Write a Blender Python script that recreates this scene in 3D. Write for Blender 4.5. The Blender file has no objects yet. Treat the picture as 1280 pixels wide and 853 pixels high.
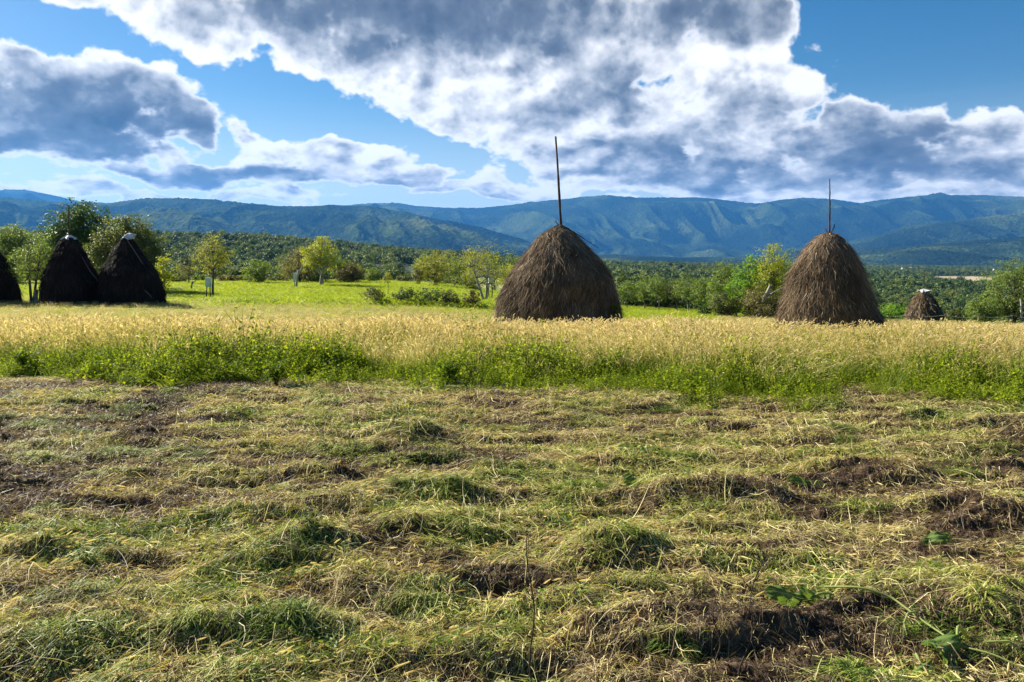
import bpy, math
import numpy as np

# ------------------------------------------------------------------ basics
SC = bpy.context.scene
COL = SC.collection
F, HZ, CH = 995.0, 310.0, 1.75          # focal length (px of a 1280 px wide frame), horizon row, eye height
PI = math.pi
RNG = np.random.default_rng(7)


def PX(px, py, Y):
    return np.array([(px - 640) / F * Y, Y, CH + (HZ - py) / F * Y])


def hsh(ix, iy, seed):
    n = (ix.astype(np.int64) * 374761393 + iy.astype(np.int64) * 668265263 + seed * 144665) & 0x7fffffff
    n = ((n ^ (n >> 13)) * 1274126177) & 0x7fffffff
    return ((n ^ (n >> 16)) & 0xffff) / 65535.0


def vnoise(x, y, seed=0):
    x = np.asarray(x, float); y = np.asarray(y, float)
    ix = np.floor(x); iy = np.floor(y)
    fx = x - ix; fy = y - iy
    fx = fx * fx * fx * (fx * (fx * 6 - 15) + 10); fy = fy * fy * fy * (fy * (fy * 6 - 15) + 10)
    a = hsh(ix, iy, seed); b = hsh(ix + 1, iy, seed); c = hsh(ix, iy + 1, seed); d = hsh(ix + 1, iy + 1, seed)
    return (a * (1 - fx) + b * fx) * (1 - fy) + (c * (1 - fx) + d * fx) * fy


def fbm(x, y, seed=0, octv=4, gain=0.5):
    s = 0; a = 1; t = 0
    for k in range(octv):
        s = s + a * vnoise(x * 2 ** k + 17.3 * k, y * 2 ** k - 9.1 * k, seed + k); t += a; a *= gain
    return s / t


def ridged(x, y, seed=0, octv=4):
    s = 0; a = 1; t = 0
    for k in range(octv):
        n = 1 - np.abs(2 * vnoise(x * 2 ** k + 5.3 * k, y * 2 ** k - 3.1 * k, seed + k) - 1)
        s = s + a * n; t += a; a *= 0.5
    return s / t


def sstep(x, a, b):
    t = np.clip((x - a) / (b - a), 0, 1)
    return t * t * (3 - 2 * t)


# ------------------------------------------------------------------ terrain heights
YK = np.array([3.0, 7, 10, 18, 28, 38, 46, 60, 80, 110, 160, 300, 600, 1000, 1600, 3000, 6000, 20000])
CK = np.array([-500, 100, 300, 500, 700, 900, 1100, 1280, 1700])
# image row of the ground for each distance (rows) and column
_T = {
 'n': [None, None, None],
}
ROWS = np.array([
 # -500   100    300    500    700    900    1100   1280   1700
 [431.0, 431, 432, 433, 434, 436, 438, 439, 440],          # 18
 [411.0, 411, 413, 416, 420, 423, 427, 429, 431],          # 28
 [393.0, 393, 394, 396, 402, 408, 412, 414, 416],          # 38
 [381.0, 380, 382, 386, 393, 399, 404, 407, 408],          # 46
 [371.0, 371, 373, 374, 386, 394, 406, 414, 418],          # 60
 [360.0, 359, 358, 360, 380, 392, 418, 436, 440],          # 80
 [353.0, 352, 351, 353, 378, 396, 424, 446, 450],          # 110
 [368.0, 372, 370, 364, 380, 396, 420, 438, 440],          # 160
 [356.0, 358, 358, 358, 366, 376, 394, 404, 404],          # 300
 [322.0, 322, 327, 338, 350, 359, 368, 374, 374],          # 600
 [299.0, 299, 302, 318, 336, 347, 354, 357, 357],          # 1000
 [303.0, 303, 308, 316, 330, 337, 345, 347, 347],          # 1600
 [312.0, 312, 318, 322, 332, 333, 336, 338, 338],          # 3000
 [326.0, 326, 326, 326, 327, 328, 329, 330, 330],          # 6000
 [318.0, 318, 318, 318, 318, 318, 318, 318, 318],          # 20000
])
ZK = np.zeros((len(YK), len(CK)))
ZK[3:] = CH - YK[3:, None] * (ROWS - HZ) / F
_LY = np.linspace(math.log(YK[0]), math.log(YK[-1]), 900)


def _pchip(x, y, xi):
    h = np.diff(x); d = np.diff(y) / h
    m = np.zeros(len(x))
    for i in range(1, len(x) - 1):
        if d[i - 1] * d[i] > 0:
            w1 = 2 * h[i] + h[i - 1]; w2 = h[i] + 2 * h[i - 1]
            m[i] = (w1 + w2) / (w1 / d[i - 1] + w2 / d[i])
    m[0] = d[0]; m[-1] = d[-1]
    k = np.clip(np.searchsorted(x, xi) - 1, 0, len(x) - 2)
    t = (xi - x[k]) / h[k]
    return ((2 * t ** 3 - 3 * t ** 2 + 1) * y[k] + (t ** 3 - 2 * t ** 2 + t) * h[k] * m[k]
            + (-2 * t ** 3 + 3 * t ** 2) * y[k + 1] + (t ** 3 - t ** 2) * h[k] * m[k + 1])


_CC = np.linspace(CK[0], CK[-1], 221)
_tab = np.stack([_pchip(np.log(YK), ZK[:, j], _LY) for j in range(len(CK))], 1)
_tab = np.stack([_pchip(CK.astype(float), _tab[i], _CC) for i in range(len(_LY))], 0)

# heaps of mown hay: column, row, radius across, radius deep, height, lean
HEAPS = [(515, 548, .42, .30, .17), (405, 600, .35, .24, .14), (890, 628, .55, .30, .17), (700, 520, .5, .3, .12),
         (385, 700, .42, .30, .20), (440, 735, .35, .2, .13), (270, 790, .45, .25, .10), (100, 800, .40, .22, .08),
         (770, 700, .30, .2, .12), (1235, 650, .5, .3, .17), (1190, 760, .5, .3, .15), (1040, 800, .30, .14, .05),
         (640, 600, .6, .3, .08), (850, 800, .45, .22, .12), (530, 670, .35, .2, .09), (620, 500, .3, .2, .10),
         (150, 620, .7, .2, .09), (60, 640, .5, .2, .11), (760, 585, .6, .15, .08), (1000, 545, .6, .25, .08),
         (1120, 600, .5, .25, .09), (1150, 530, .6, .2, .08), (330, 650, .5, .2, .08), (700, 760, .4, .2, .09),
         (1250, 560, .5, .25, .10), (50, 700, .35, .2, .12), (430, 640, .3, .15, .08), (560, 620, .5, .2, .09)]
_HP = [((a - 640) / F * (CH * F / (b - HZ)), CH * F / (b - HZ), c, d, e) for a, b, c, d, e in HEAPS]


def litter_relief(x, y):
    near = 1 - sstep(y, 9.0, 10.5)
    h = 0.10 * (fbm(x * 0.7, y * 1.8, 3, 3) - 0.5) + 0.11 * (fbm(x * 1.5, y * 5.0, 11, 3) - 0.5)
    h = h + 0.095 * (ridged(x * 1.5, y * 6.2, 23, 3) - 0.5) + 0.045 * (fbm(x * 12, y * 18, 31, 2) - 0.5)
    for hx, hy, rx, ry, hh in _HP:
        wx = (x - hx) / rx; wy = (y - hy) / ry
        wy = np.where(wy < 0, wy * 1.35, wy * 0.8)                  # steeper on the near side
        r2 = wx * wx + wy * wy
        h = h + .78 * hh * np.exp(-r2 * 1.4) * (0.7 + 0.6 * vnoise(x * 5, y * 8, 41))
    return h * near


def gz(x, y):
    x = np.asarray(x, float); y = np.asarray(y, float)
    r = np.hypot(x, y)
    az = np.clip(np.arctan2(x, y), -0.86, 0.78)
    Ye = np.clip(r * np.cos(az), YK[0], YK[-1] * 0.999)
    c = np.clip(640 + F * np.tan(az), CK[0], CK[-1] - .01)
    fi = (np.log(Ye) - _LY[0]) / (_LY[1] - _LY[0]); fj = (c - _CC[0]) / (_CC[1] - _CC[0])
    i = np.clip(fi.astype(int), 0, len(_LY) - 2); j = np.clip(fj.astype(int), 0, len(_CC) - 2)
    fi = fi - i; fj = fj - j
    z = (_tab[i, j] * (1 - fi) + _tab[i + 1, j] * fi) * (1 - fj) + (_tab[i, j + 1] * (1 - fi) + _tab[i + 1, j + 1] * fi) * fj
    z = z + litter_relief(x, y)
    far = sstep(r, 120, 600)
    z = z + far * 6 * (fbm(x / 160, y / 160, 55, 3) - 0.5)
    z = z + sstep(r, 12, 30) * (1 - far) * 0.12 * (fbm(x / 3, y / 3, 57, 3) - 0.5)
    # the bank below the green field
    colm = 640 + F * x / np.maximum(y, 1)
    yb = 48.5 + 1.2 * np.sin(x * 0.12)
    bank = 0.35 * sstep(y, yb - .5, yb + 0.5) * (1 - sstep(y, yb + .5, yb + 14)) * sstep(colm, 210, 330) * (1 - sstep(colm, 640, 720))
    return z + bank


# ------------------------------------------------------------------ mesh helpers
def make_mesh(name, V, Q, mats, smooth=False, tint=None, attrs=None, mi=None):
    """V (n,3), Q (m,4) quads or (m,3) triangles"""
    me = bpy.data.meshes.new(name)
    V = np.asarray(V, np.float32); Q = np.asarray(Q, np.int32)
    k = Q.shape[1]
    me.vertices.add(len(V)); me.vertices.foreach_set('co', V.ravel())
    me.loops.add(len(Q) * k); me.loops.foreach_set('vertex_index', Q.ravel())
    me.polygons.add(len(Q)); me.polygons.foreach_set('loop_start', np.arange(0, len(Q) * k, k, dtype=np.int32))
    me.polygons.foreach_set('use_smooth', np.full(len(Q), smooth))
    if mi is not None: me.polygons.foreach_set('material_index', np.asarray(mi, np.int32))
    me.update(calc_edges=True)
    if tint is not None:
        a = me.attributes.new('tint', 'FLOAT', 'POINT'); a.data.foreach_set('value', np.asarray(tint, np.float32))
    for n, v in (attrs or {}).items():
        a = me.attributes.new(n, 'FLOAT', 'POINT'); a.data.foreach_set('value', np.asarray(v, np.float32))
    for m in (mats if isinstance(mats, (list, tuple)) else [mats]): me.materials.append(m)
    return me


def link(name, me, parent=None, loc=None, label=None, cat=None, group=None, kind=None, coll=None):
    o = bpy.data.objects.new(name, me); (coll or COL).objects.link(o)
    if parent is not None: o.parent = parent
    if loc is not None: o.location = [float(v) for v in loc]
    for k, v in (('label', label), ('category', cat), ('group', group), ('kind', kind)):
        if v: o[k] = v
    return o


class Geo:
    def __init__(s): s.V = []; s.Q = []; s.T = []; s.n = 0

    def add(s, V, Q, t):
        V = np.asarray(V, float).reshape(-1, 3); Q = np.asarray(Q, int).reshape(-1, 4)
        s.V.append(V); s.Q.append(Q + s.n); s.T.append(np.broadcast_to(np.asarray(t, float), (len(V),)).copy()); s.n += len(V)

    def get(s): return np.concatenate(s.V), np.concatenate(s.Q), np.concatenate(s.T)

    def mesh(s, name, mat, smooth=False):
        V, Q, T = s.get(); return make_mesh(name, V, Q, mat, smooth, T)


def tube(g, pts, rad, sides=6, t=0.5, cap=True):
    pts = np.asarray(pts, float); rad = np.broadcast_to(np.asarray(rad, float), (len(pts),))
    tan = np.gradient(pts, axis=0); tan /= np.linalg.norm(tan, axis=1)[:, None] + 1e-9
    ref = np.array([0., 1, 0]) if abs(tan[0, 1]) < .9 else np.array([1., 0, 0])
    u = np.cross(tan, ref); u /= np.linalg.norm(u, axis=1)[:, None] + 1e-9
    v = np.cross(tan, u)
    a = np.linspace(0, 2 * PI, sides, endpoint=False)
    V = pts[:, None] + rad[:, None, None] * (np.cos(a)[None, :, None] * u[:, None] + np.sin(a)[None, :, None] * v[:, None])
    n = len(pts); q = []
    for i in range(n - 1):
        for j in range(sides):
            k = (j + 1) % sides
            q.append((i * sides + j, i * sides + k, (i + 1) * sides + k, (i + 1) * sides + j))
    V = V.reshape(-1, 3)
    if cap:
        V = np.vstack([V, pts[-1] + tan[-1] * rad[-1] * .5]); e = len(V) - 1; b = (n - 1) * sides
        for j in range(0, sides, 2):
            q.append((b + j, b + (j + 1) % sides, b + (j + 2) % sides, e))
    g.add(V, q, t)


def blades(base, dirs, up, length, width, bend, segs=3, side=None, tip=0.15):
    """many curved strips at once. base (n,3) dirs (n,3) initial direction, bend (n,3) added by t^2; returns V,Q"""
    n = len(base)
    t = np.linspace(0, 1, segs + 1)
    C = base[:, None] + dirs[:, None] * (length[:, None] * t)[..., None] + bend[:, None] * (length[:, None] * t ** 2)[..., None]
    if side is None:
        side = np.cross(dirs, up); side /= np.linalg.norm(side, axis=1)[:, None] + 1e-9
    w = width[:, None] * (1 - (1 - tip) * t[None] ** 1.5) * 0.5
    L = C - side[:, None] * w[..., None]; R = C + side[:, None] * w[..., None]
    V = np.stack([L, R], 2).reshape(-1, 3)
    b = np.arange(n)[:, None] * 2 * (segs + 1) + np.arange(segs)[None] * 2
    Q = np.stack([b, b + 1, b + 3, b + 2], -1).reshape(-1, 4)
    return V, Q


def unit(v): return v / (np.linalg.norm(v, axis=-1, keepdims=True) + 1e-9)


def leaf_quads(C, N, size, rng, aspect=0.55, D=None):
    """diamond leaves folded a little; C centres, N normals"""
    n = len(C)
    r = rng.normal(size=(n, 3)) if D is None else D
    d = unit(r - (r * N).sum(1)[:, None] * N); s = np.cross(N, d)
    size = np.broadcast_to(size, (n,))[:, None]
    a = C - d * size * .5; b = C + s * size * aspect * .5 - d * size * .05 + N * size * .08
    c = C + d * size * .5; e = C - s * size * aspect * .5 - d * size * .05 + N * size * .08
    V = np.stack([a, b, c, e], 1).reshape(-1, 3)
    Q = np.arange(n * 4).reshape(-1, 4)
    return V, Q


# ------------------------------------------------------------------ materials
def lin(r, g, b):
    f = lambda c: c / 12.92 if c <= .04045 else ((c + .055) / 1.055) ** 2.4
    return (f(r / 255), f(g / 255), f(b / 255), 1)


def new_mat(name):
    m = bpy.data.materials.new(name); m.use_nodes = True; nt = m.node_tree; nt.nodes.clear()
    return m, nt, nt.nodes, nt.links


def ramp(N, stops, interp='LINEAR'):
    r = N.new('ShaderNodeValToRGB'); r.color_ramp.interpolation = interp
    e = r.color_ramp.elements
    e[0].position, e[0].color = stops[0]; e[1].position, e[1].color = stops[-1]
    for p, c in stops[1:-1]:
        x = e.new(p); x.color = c
    return r


def c3(r, g, b): return (r, g, b, 1)


def foliage_mat(name, stops, transl=0.45, tgain=(1.3, 1.5, .6), rough=0.5, spec=0.25, inst=0.0, noise=None):
    m, nt, N, L = new_mat(name)
    at = N.new('ShaderNodeAttribute'); at.attribute_name = 'tint'
    src = at.outputs['Fac']
    if inst:
        oi = N.new('ShaderNodeObjectInfo')
        mm = N.new('ShaderNodeMath'); mm.operation = 'MULTIPLY_ADD'; mm.inputs[1].default_value = inst; L.new(oi.outputs['Random'], mm.inputs[0])
        sc = N.new('ShaderNodeMath'); sc.operation = 'MULTIPLY'; sc.inputs[1].default_value = 1 - inst; L.new(src, sc.inputs[0])
        L.new(sc.outputs[0], mm.inputs[2]); src = mm.outputs[0]
    if noise:
        ge = N.new('ShaderNodeNewGeometry')
        nz = N.new('ShaderNodeTexNoise'); nz.inputs['Scale'].default_value = noise[0]; nz.inputs['Detail'].default_value = 3
        L.new(ge.outputs['Position'], nz.inputs['Vector'])
        m1 = N.new('ShaderNodeMath'); m1.operation = 'MULTIPLY_ADD'; m1.inputs[1].default_value = noise[1]; m1.inputs[2].default_value = -noise[1] * .5
        L.new(nz.outputs['Fac'], m1.inputs[0])
        m2 = N.new('ShaderNodeMath'); m2.operation = 'ADD'; m2.use_clamp = True
        L.new(src, m2.inputs[0]); L.new(m1.outputs[0], m2.inputs[1]); src = m2.outputs[0]
    r = ramp(N, stops); L.new(src, r.inputs[0])
    p = N.new('ShaderNodeBsdfPrincipled'); p.inputs['Roughness'].default_value = rough
    p.inputs['Specular IOR Level'].default_value = spec
    L.new(r.outputs[0], p.inputs['Base Color'])
    out = N.new('ShaderNodeOutputMaterial')
    if transl > 0:
        tr = N.new('ShaderNodeBsdfTranslucent')
        mx = N.new('ShaderNodeMix'); mx.data_type = 'RGBA'; mx.blend_type = 'MULTIPLY'; mx.inputs[0].default_value = 1
        L.new(r.outputs[0], mx.inputs[6]); mx.inputs[7].default_value = (*tgain, 1); L.new(mx.outputs[2], tr.inputs['Color'])
        ms = N.new('ShaderNodeMixShader'); ms.inputs[0].default_value = transl
        L.new(p.outputs[0], ms.inputs[1]); L.new(tr.outputs[0], ms.inputs[2]); L.new(ms.outputs[0], out.inputs[0])
    else:
        L.new(p.outputs[0], out.inputs[0])
    return m


def noise_mat(name, stops, scale, rough=.8, stretch=(1, 1, 1), bump=0.0, detail=6, transl=0, metallic=0):
    m, nt, N, L = new_mat(name)
    tc = N.new('ShaderNodeTexCoord'); mp = N.new('ShaderNodeMapping'); mp.inputs['Scale'].default_value = stretch
    L.new(tc.outputs['Object'], mp.inputs[0])
    nz = N.new('ShaderNodeTexNoise'); nz.inputs['Scale'].default_value = scale; nz.inputs['Detail'].default_value = detail
    L.new(mp.outputs[0], nz.inputs['Vector'])
    r = ramp(N, stops); L.new(nz.outputs['Fac'], r.inputs[0])
    p = N.new('ShaderNodeBsdfPrincipled'); p.inputs['Roughness'].default_value = rough
    p.inputs['Specular IOR Level'].default_value = .25
    L.new(r.outputs[0], p.inputs['Base Color'])
    if bump:
        b = N.new('ShaderNodeBump'); b.inputs['Strength'].default_value = bump; b.inputs['Distance'].default_value = .02
        L.new(nz.outputs['Fac'], b.inputs['Height']); L.new(b.outputs[0], p.inputs['Normal'])
    out = N.new('ShaderNodeOutputMaterial'); L.new(p.outputs[0], out.inputs[0])
    return m


M = {}
M['bark'] = noise_mat('bark', [(.3, c3(.035, .028, .022)), (.55, c3(.09, .075, .06)), (.8, c3(.17, .15, .13))], 6, .9, (1, 1, .25), .6)
M['pale_bark'] = noise_mat('pale_bark', [(.35, c3(.10, .09, .075)), (.55, c3(.28, .26, .23)), (.75, c3(.5, .49, .46))], 5, .9, (1, 1, .3), .5)
M['pole'] = noise_mat('pole_wood', [(.3, c3(.03, .02, .016)), (.6, c3(.075, .05, .04)), (.85, c3(.15, .11, .085))], 10, .85, (1, 1, .15), .5)
M['dry'] = noise_mat('dry_stalk', [(.3, c3(.025, .018, .014)), (.7, c3(.08, .055, .04))], 30, .85)
M['plastic'] = noise_mat('white_plastic', [(.3, c3(.30, .29, .27)), (.6, c3(.66, .66, .68))], 3, .4, (1, 1, 1), .5)
M['paint'] = noise_mat('pale_box', [(.3, c3(.35, .42, .42)), (.7, c3(.62, .68, .68))], 4, .6)
M['rope'] = noise_mat('rope', [(.3, c3(.12, .095, .07)), (.7, c3(.25, .21, .16))], 20, .9)
M['wall'] = noise_mat('house_wall', [(.3, c3(.7, .68, .63)), (.7, c3(.82, .8, .76))], .5, .8)
M['roof'] = noise_mat('house_roof', [(.3, c3(.4, .33, .28)), (.7, c3(.5, .42, .36))], .6, .7)
M['glass'] = noise_mat('window_glass', [(.3, c3(.03, .04, .05)), (.7, c3(.05, .06, .07))], .6, .2)
M['hay'] = foliage_mat('old_hay', [(0, c3(.032, .021, .012)), (.35, c3(.115, .078, .046)), (.75, c3(.30, .215, .135)), (1, c3(.60, .50, .36))],
                       .06, (1.1, 1, .8), .75, .12, noise=(2.2, .35))
M['darkhay'] = foliage_mat('dark_old_hay', [(0, c3(.008, .006, .005)), (.5, c3(.022, .015, .012)), (1, c3(.08, .055, .04))], .03, (1, 1, .8), .8, .1)
M['litter'] = foliage_mat('cut_grass', [(0, c3(.035, .020, .011)), (.22, c3(.12, .076, .040)), (.36, c3(.36, .26, .12)),
                                         (.50, c3(.78, .66, .38)), (.62, c3(.58, .56, .16)), (.76, c3(.30, .36, .05)), (.9, c3(.12, .20, .02)), (1, c3(.06, .12, .012))],
                          .32, (1.2, 1.15, .7), .55, .3)
M['seed'] = foliage_mat('seeding_grass', [(0, c3(.09, .15, .02)), (.25, c3(.22, .28, .045)), (.48, c3(.42, .38, .13)), (.72, c3(.66, .54, .32)), (1, c3(.90, .78, .56))],
                        .40, (1.15, 1.1, .7), .5, .3, inst=.22)
M['weed'] = foliage_mat('weeds', [(0, c3(.045, .085, .012)), (.35, c3(.14, .20, .016)), (.7, c3(.32, .37, .03)), (1, c3(.50, .50, .09))],
                        .48, (1.35, 1.4, .5), .65, .12, inst=.4)
M['short'] = foliage_mat('short_grass', [(0, c3(.10, .16, .012)), (.5, c3(.27, .33, .018)), (1, c3(.42, .44, .04))], .5, (1.3, 1.3, .5), .5, .3, inst=.4)
TR = {
 'dark':   [(0, c3(.018, .035, .012)), (.5, c3(.04, .085, .02)), (1, c3(.09, .15, .035))],
 'olive':  [(0, c3(.035, .05, .018)), (.5, c3(.09, .115, .035)), (1, c3(.17, .18, .065))],
 'light':  [(0, c3(.06, .10, .02)), (.5, c3(.14, .20, .045)), (1, c3(.24, .29, .08))],
 'yellow': [(0, c3(.12, .16, .02)), (.5, c3(.28, .31, .03)), (1, c3(.42, .40, .05))],
 'autumn': [(0, c3(.08, .09, .02)), (.4, c3(.19, .21, .03)), (.8, c3(.33, .32, .045)), (1, c3(.40, .30, .05))],
 'brown':  [(0, c3(.05, .045, .022)), (.5, c3(.13, .12, .05)), (1, c3(.22, .19, .09))],
 'vivid':  [(0, c3(.06, .13, .01)), (.5, c3(.14, .27, .02)), (1, c3(.25, .38, .05))],
}
for k, v in TR.items(): M['leaf_' + k] = foliage_mat('foliage_' + k, v, .42, (1.45, 1.45, .5), .5, .3)
M['forest'] = foliage_mat('forest_foliage', [(0, c3(.022, .045, .022)), (.35, c3(.055, .095, .030)), (.65, c3(.115, .165, .045)), (.85, c3(.18, .22, .055)), (1, c3(.24, .23, .08))],
                          .25, (1.3, 1.3, .6), .6, .2, inst=.75, noise=(.012, .9))
M['bigleaf'] = foliage_mat('broad_leaf', [(0, c3(.07, .12, .03)), (.6, c3(.15, .23, .06)), (1, c3(.34, .38, .14))], .35, (1.3, 1.3, .4), .65, .12, noise=(9, .4))


# ------------------------------------------------------------------ ground sheet
def green_mask(x, y):
    """1 where the short bright green meadow is"""
    c = 640 + F * x / np.maximum(y, 1)
    edge = np.interp(c, [0, 200, 330, 620, 780, 860, 950, 1100], [56, 47, 48, 45, 40, 42, 52, 200])
    edge = edge + 2.5 * (fbm(x / 4, y / 4, 77, 3) - .5) * 2
    return sstep(y, edge - 1.5, edge + 1.5)


def edge_far(x, y):
    """distance at which the fields end and woodland begins"""
    c = 640 + F * x / np.maximum(y, 1)
    return np.interp(c, [0, 200, 500, 640, 760, 860, 950, 1280], [95, 96, 100, 92, 72, 62, 50, 44])


def meadow_patch(x, y):
    c = 640 + F * x / np.maximum(y, 1)
    m = 0
    for c0, w, y0, d in ((585, 62, 430, 150), (640, 60, 280, 60), (555, 40, 760, 110), (1205, 42, 1400, 330), (380, 26, 690, 60),
                         (470, 25, 235, 55), (480, 14, 560, 80), (320, 30, 480, 35), (1270, 40, 2300, 400), (1140, 45, 2600, 330)):
        r = np.hypot((c - c0) / w, (y - y0) / d) + .5 * (vnoise(c / 14, y / 50, 91) - .5)
        m = np.maximum(m, 1 - sstep(r, .85, 1.05))
    return m


def build_ground():
    az = np.concatenate([np.linspace(-180, -60, 41)[:-1], np.linspace(-60, -36, 81)[:-1], np.linspace(-36, 36, 1001), np.linspace(36, 60, 81)[1:], np.linspace(60, 180, 41)[1:-1]])
    az = np.radians(az)
    r = np.concatenate([[0.3, .8, 1.5], np.exp(np.linspace(math.log(2.2), math.log(12), 620)), np.exp(np.linspace(math.log(12.1), math.log(60), 170)), np.exp(np.linspace(math.log(61), math.log(17000), 300))])
    A, R = np.meshgrid(az, r)
    x = R * np.sin(A); y = R * np.cos(A)
    z = gz(x, y)
    n, m = len(r), len(az)
    i = np.arange(n - 1)[:, None] * m; j = np.arange(m)[None]; j2 = (j + 1) % m
    Q = np.stack([i + j, i + j2, i + m + j2, i + m + j], -1).reshape(-1, 4)[:, ::-1]
    V = np.stack([x, y, z], -1).reshape(-1, 3)
    # centre cap
    V = np.vstack([V, [0, 0, float(gz(0., 0.))]]); cidx = len(V) - 1
    extra = [(cidx, j_ + 1 if j_ + 1 < m else 0, j_, j_) for j_ in range(0)]
    x = V[:, 0]; y = V[:, 1]
    ef = edge_far(x, y)
    green = green_mask(x, y)
    rr = np.hypot(x, y)
    forest = sstep(rr, 1, 1.001) * sstep(y - ef, -3, 4)
    mp = meadow_patch(x, y)
    strip = sstep(y, 900, 1000)
    m, nt, N, L = new_mat('ground_soil_and_meadow')
    def att(n_):
        a = N.new('ShaderNodeAttribute'); a.attribute_name = n_; return a.outputs['Fac']
    ge = N.new('ShaderNodeNewGeometry')
    def noise(s, d=5, st=(1, 1, 1)):
        mpn = N.new('ShaderNodeMapping'); mpn.inputs['Scale'].default_value = st; L.new(ge.outputs['Position'], mpn.inputs[0])
        nz = N.new('ShaderNodeTexNoise'); nz.inputs['Scale'].default_value = s; nz.inputs['Detail'].default_value = d
        L.new(mpn.outputs[0], nz.inputs['Vector']); return nz.outputs['Fac']
    def mix(f, a, b):
        mx = N.new('ShaderNodeMix'); mx.data_type = 'RGBA'; L.new(f, mx.inputs[0]); L.new(a, mx.inputs[6]); L.new(b, mx.inputs[7]); return mx.outputs[2]
    def rmp(f, st):
        r_ = ramp(N, st); L.new(f, r_.inputs[0]); return r_.outputs[0]
    soil = rmp(noise(9, 8), [(.3, c3(.025, .015, .010)), (.48, c3(.06, .038, .025)), (.66, c3(.14, .095, .055))])
    pale = rmp(noise(1.2, 6), [(.3, c3(.10, .12, .03)), (.55, c3(.28, .25, .08)), (.75, c3(.42, .35, .16))])
    grn = rmp(noise(.35, 8), [(.3, c3(.17, .24, .012)), (.5, c3(.28, .33, .016)), (.7, c3(.40, .42, .04))])
    flr = rmp(noise(.03, 6), [(.35, c3(.028, .042, .018)), (.55, c3(.05, .065, .025)), (.7, c3(.10, .10, .045))])
    mead = rmp(noise(.02, 6), [(.35, c3(.16, .22, .05)), (.55, c3(.26, .28, .09)), (.7, c3(.36, .32, .15))])
    strw = rmp(noise(.02, 6), [(.35, c3(.34, .27, .17)), (.7, c3(.42, .35, .24))])
    c = mix(att('g_weed'), soil, pale); c = mix(att('g_green'), c, grn); c = mix(att('g_forest'), c, flr)
    c = mix(att('g_meadow'), c, mix(att('g_straw'), mead, strw))
    p = N.new('ShaderNodeBsdfPrincipled'); p.inputs['Roughness'].default_value = .95; p.inputs['Specular IOR Level'].default_value = .1
    L.new(c, p.inputs['Base Color'])
    b = N.new('ShaderNodeBump'); b.inputs['Strength'].default_value = .7; b.inputs['Distance'].default_value = .03
    L.new(noise(25, 6), b.inputs['Height']); L.new(b.outputs[0], p.inputs['Normal'])
    out = N.new('ShaderNodeOutputMaterial'); L.new(p.outputs[0], out.inputs[0])
    me = make_mesh('ground', V, Q, m, True, attrs={'g_weed': sstep(y, 9.5, 12), 'g_green': green, 'g_forest': forest, 'g_meadow': mp, 'g_straw': strip})
    link('ground', me, kind='structure')


# ------------------------------------------------------------------ mountains
def tabl(c, pts):
    p = np.array(pts, float); return np.interp(c, p[:, 0], p[:, 1])


RIDGES = [
 # crest distance, depth in front, depth behind, rows of the crest, spur size, name
 (13500, 5200, 3000, [(-500, 246), (-200, 243), (0, 238), (30, 237), (60, 243), (100, 252), (200, 258), (420, 259), (440, 256), (470, 254), (500, 254), (520, 257.5), (560, 260), (600, 260),
                (640, 257), (680, 252), (730, 246), (760, 244), (790, 247), (830, 247), (870, 247), (905, 250), (930, 253),
                (950, 254.5), (975, 250), (1005, 247), (1040, 249), (1075, 254), (1100, 250), (1150, 245), (1180, 244), (1230, 244), (1280, 247), (1500, 240), (1800, 250)], 1500, 1),
 (7600, 3200, 1800, [(-500, 240), (-200, 236), (-60, 243), (0, 246), (60, 252), (120, 256), (140, 254), (180, 248), (220, 247.5), (260, 249), (330, 256), (350, 258), (400, 257.5), (440, 257),
               (462, 257), (490, 263), (520, 269), (560, 276), (600, 284), (650, 298), (680, 308), (720, 325), (760, 340), (2000, 345)], 750, 2),
 (9000, 2600, 1800, [(-500, 340), (860, 335), (920, 322), (990, 309), (1060, 302), (1100, 294), (1130, 283), (1170, 279), (1220, 273), (1280, 266), (1400, 255), (1800, 260)], 800, 3),
 (6300, 1900, 1300, [(-500, 340), (640, 335), (700, 325), (760, 318), (850, 322), (950, 321), (1040, 316), (1130, 309), (1200, 302), (1280, 296), (1400, 285), (1800, 290)], 620, 4),
 (5600, 1500, 1200, [(-500, 290), (0, 286), (120, 280), (200, 284), (300, 292), (380, 297), (470, 303), (560, 312), (650, 322), (720, 334), (2000, 345)], 520, 5),
]


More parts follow.
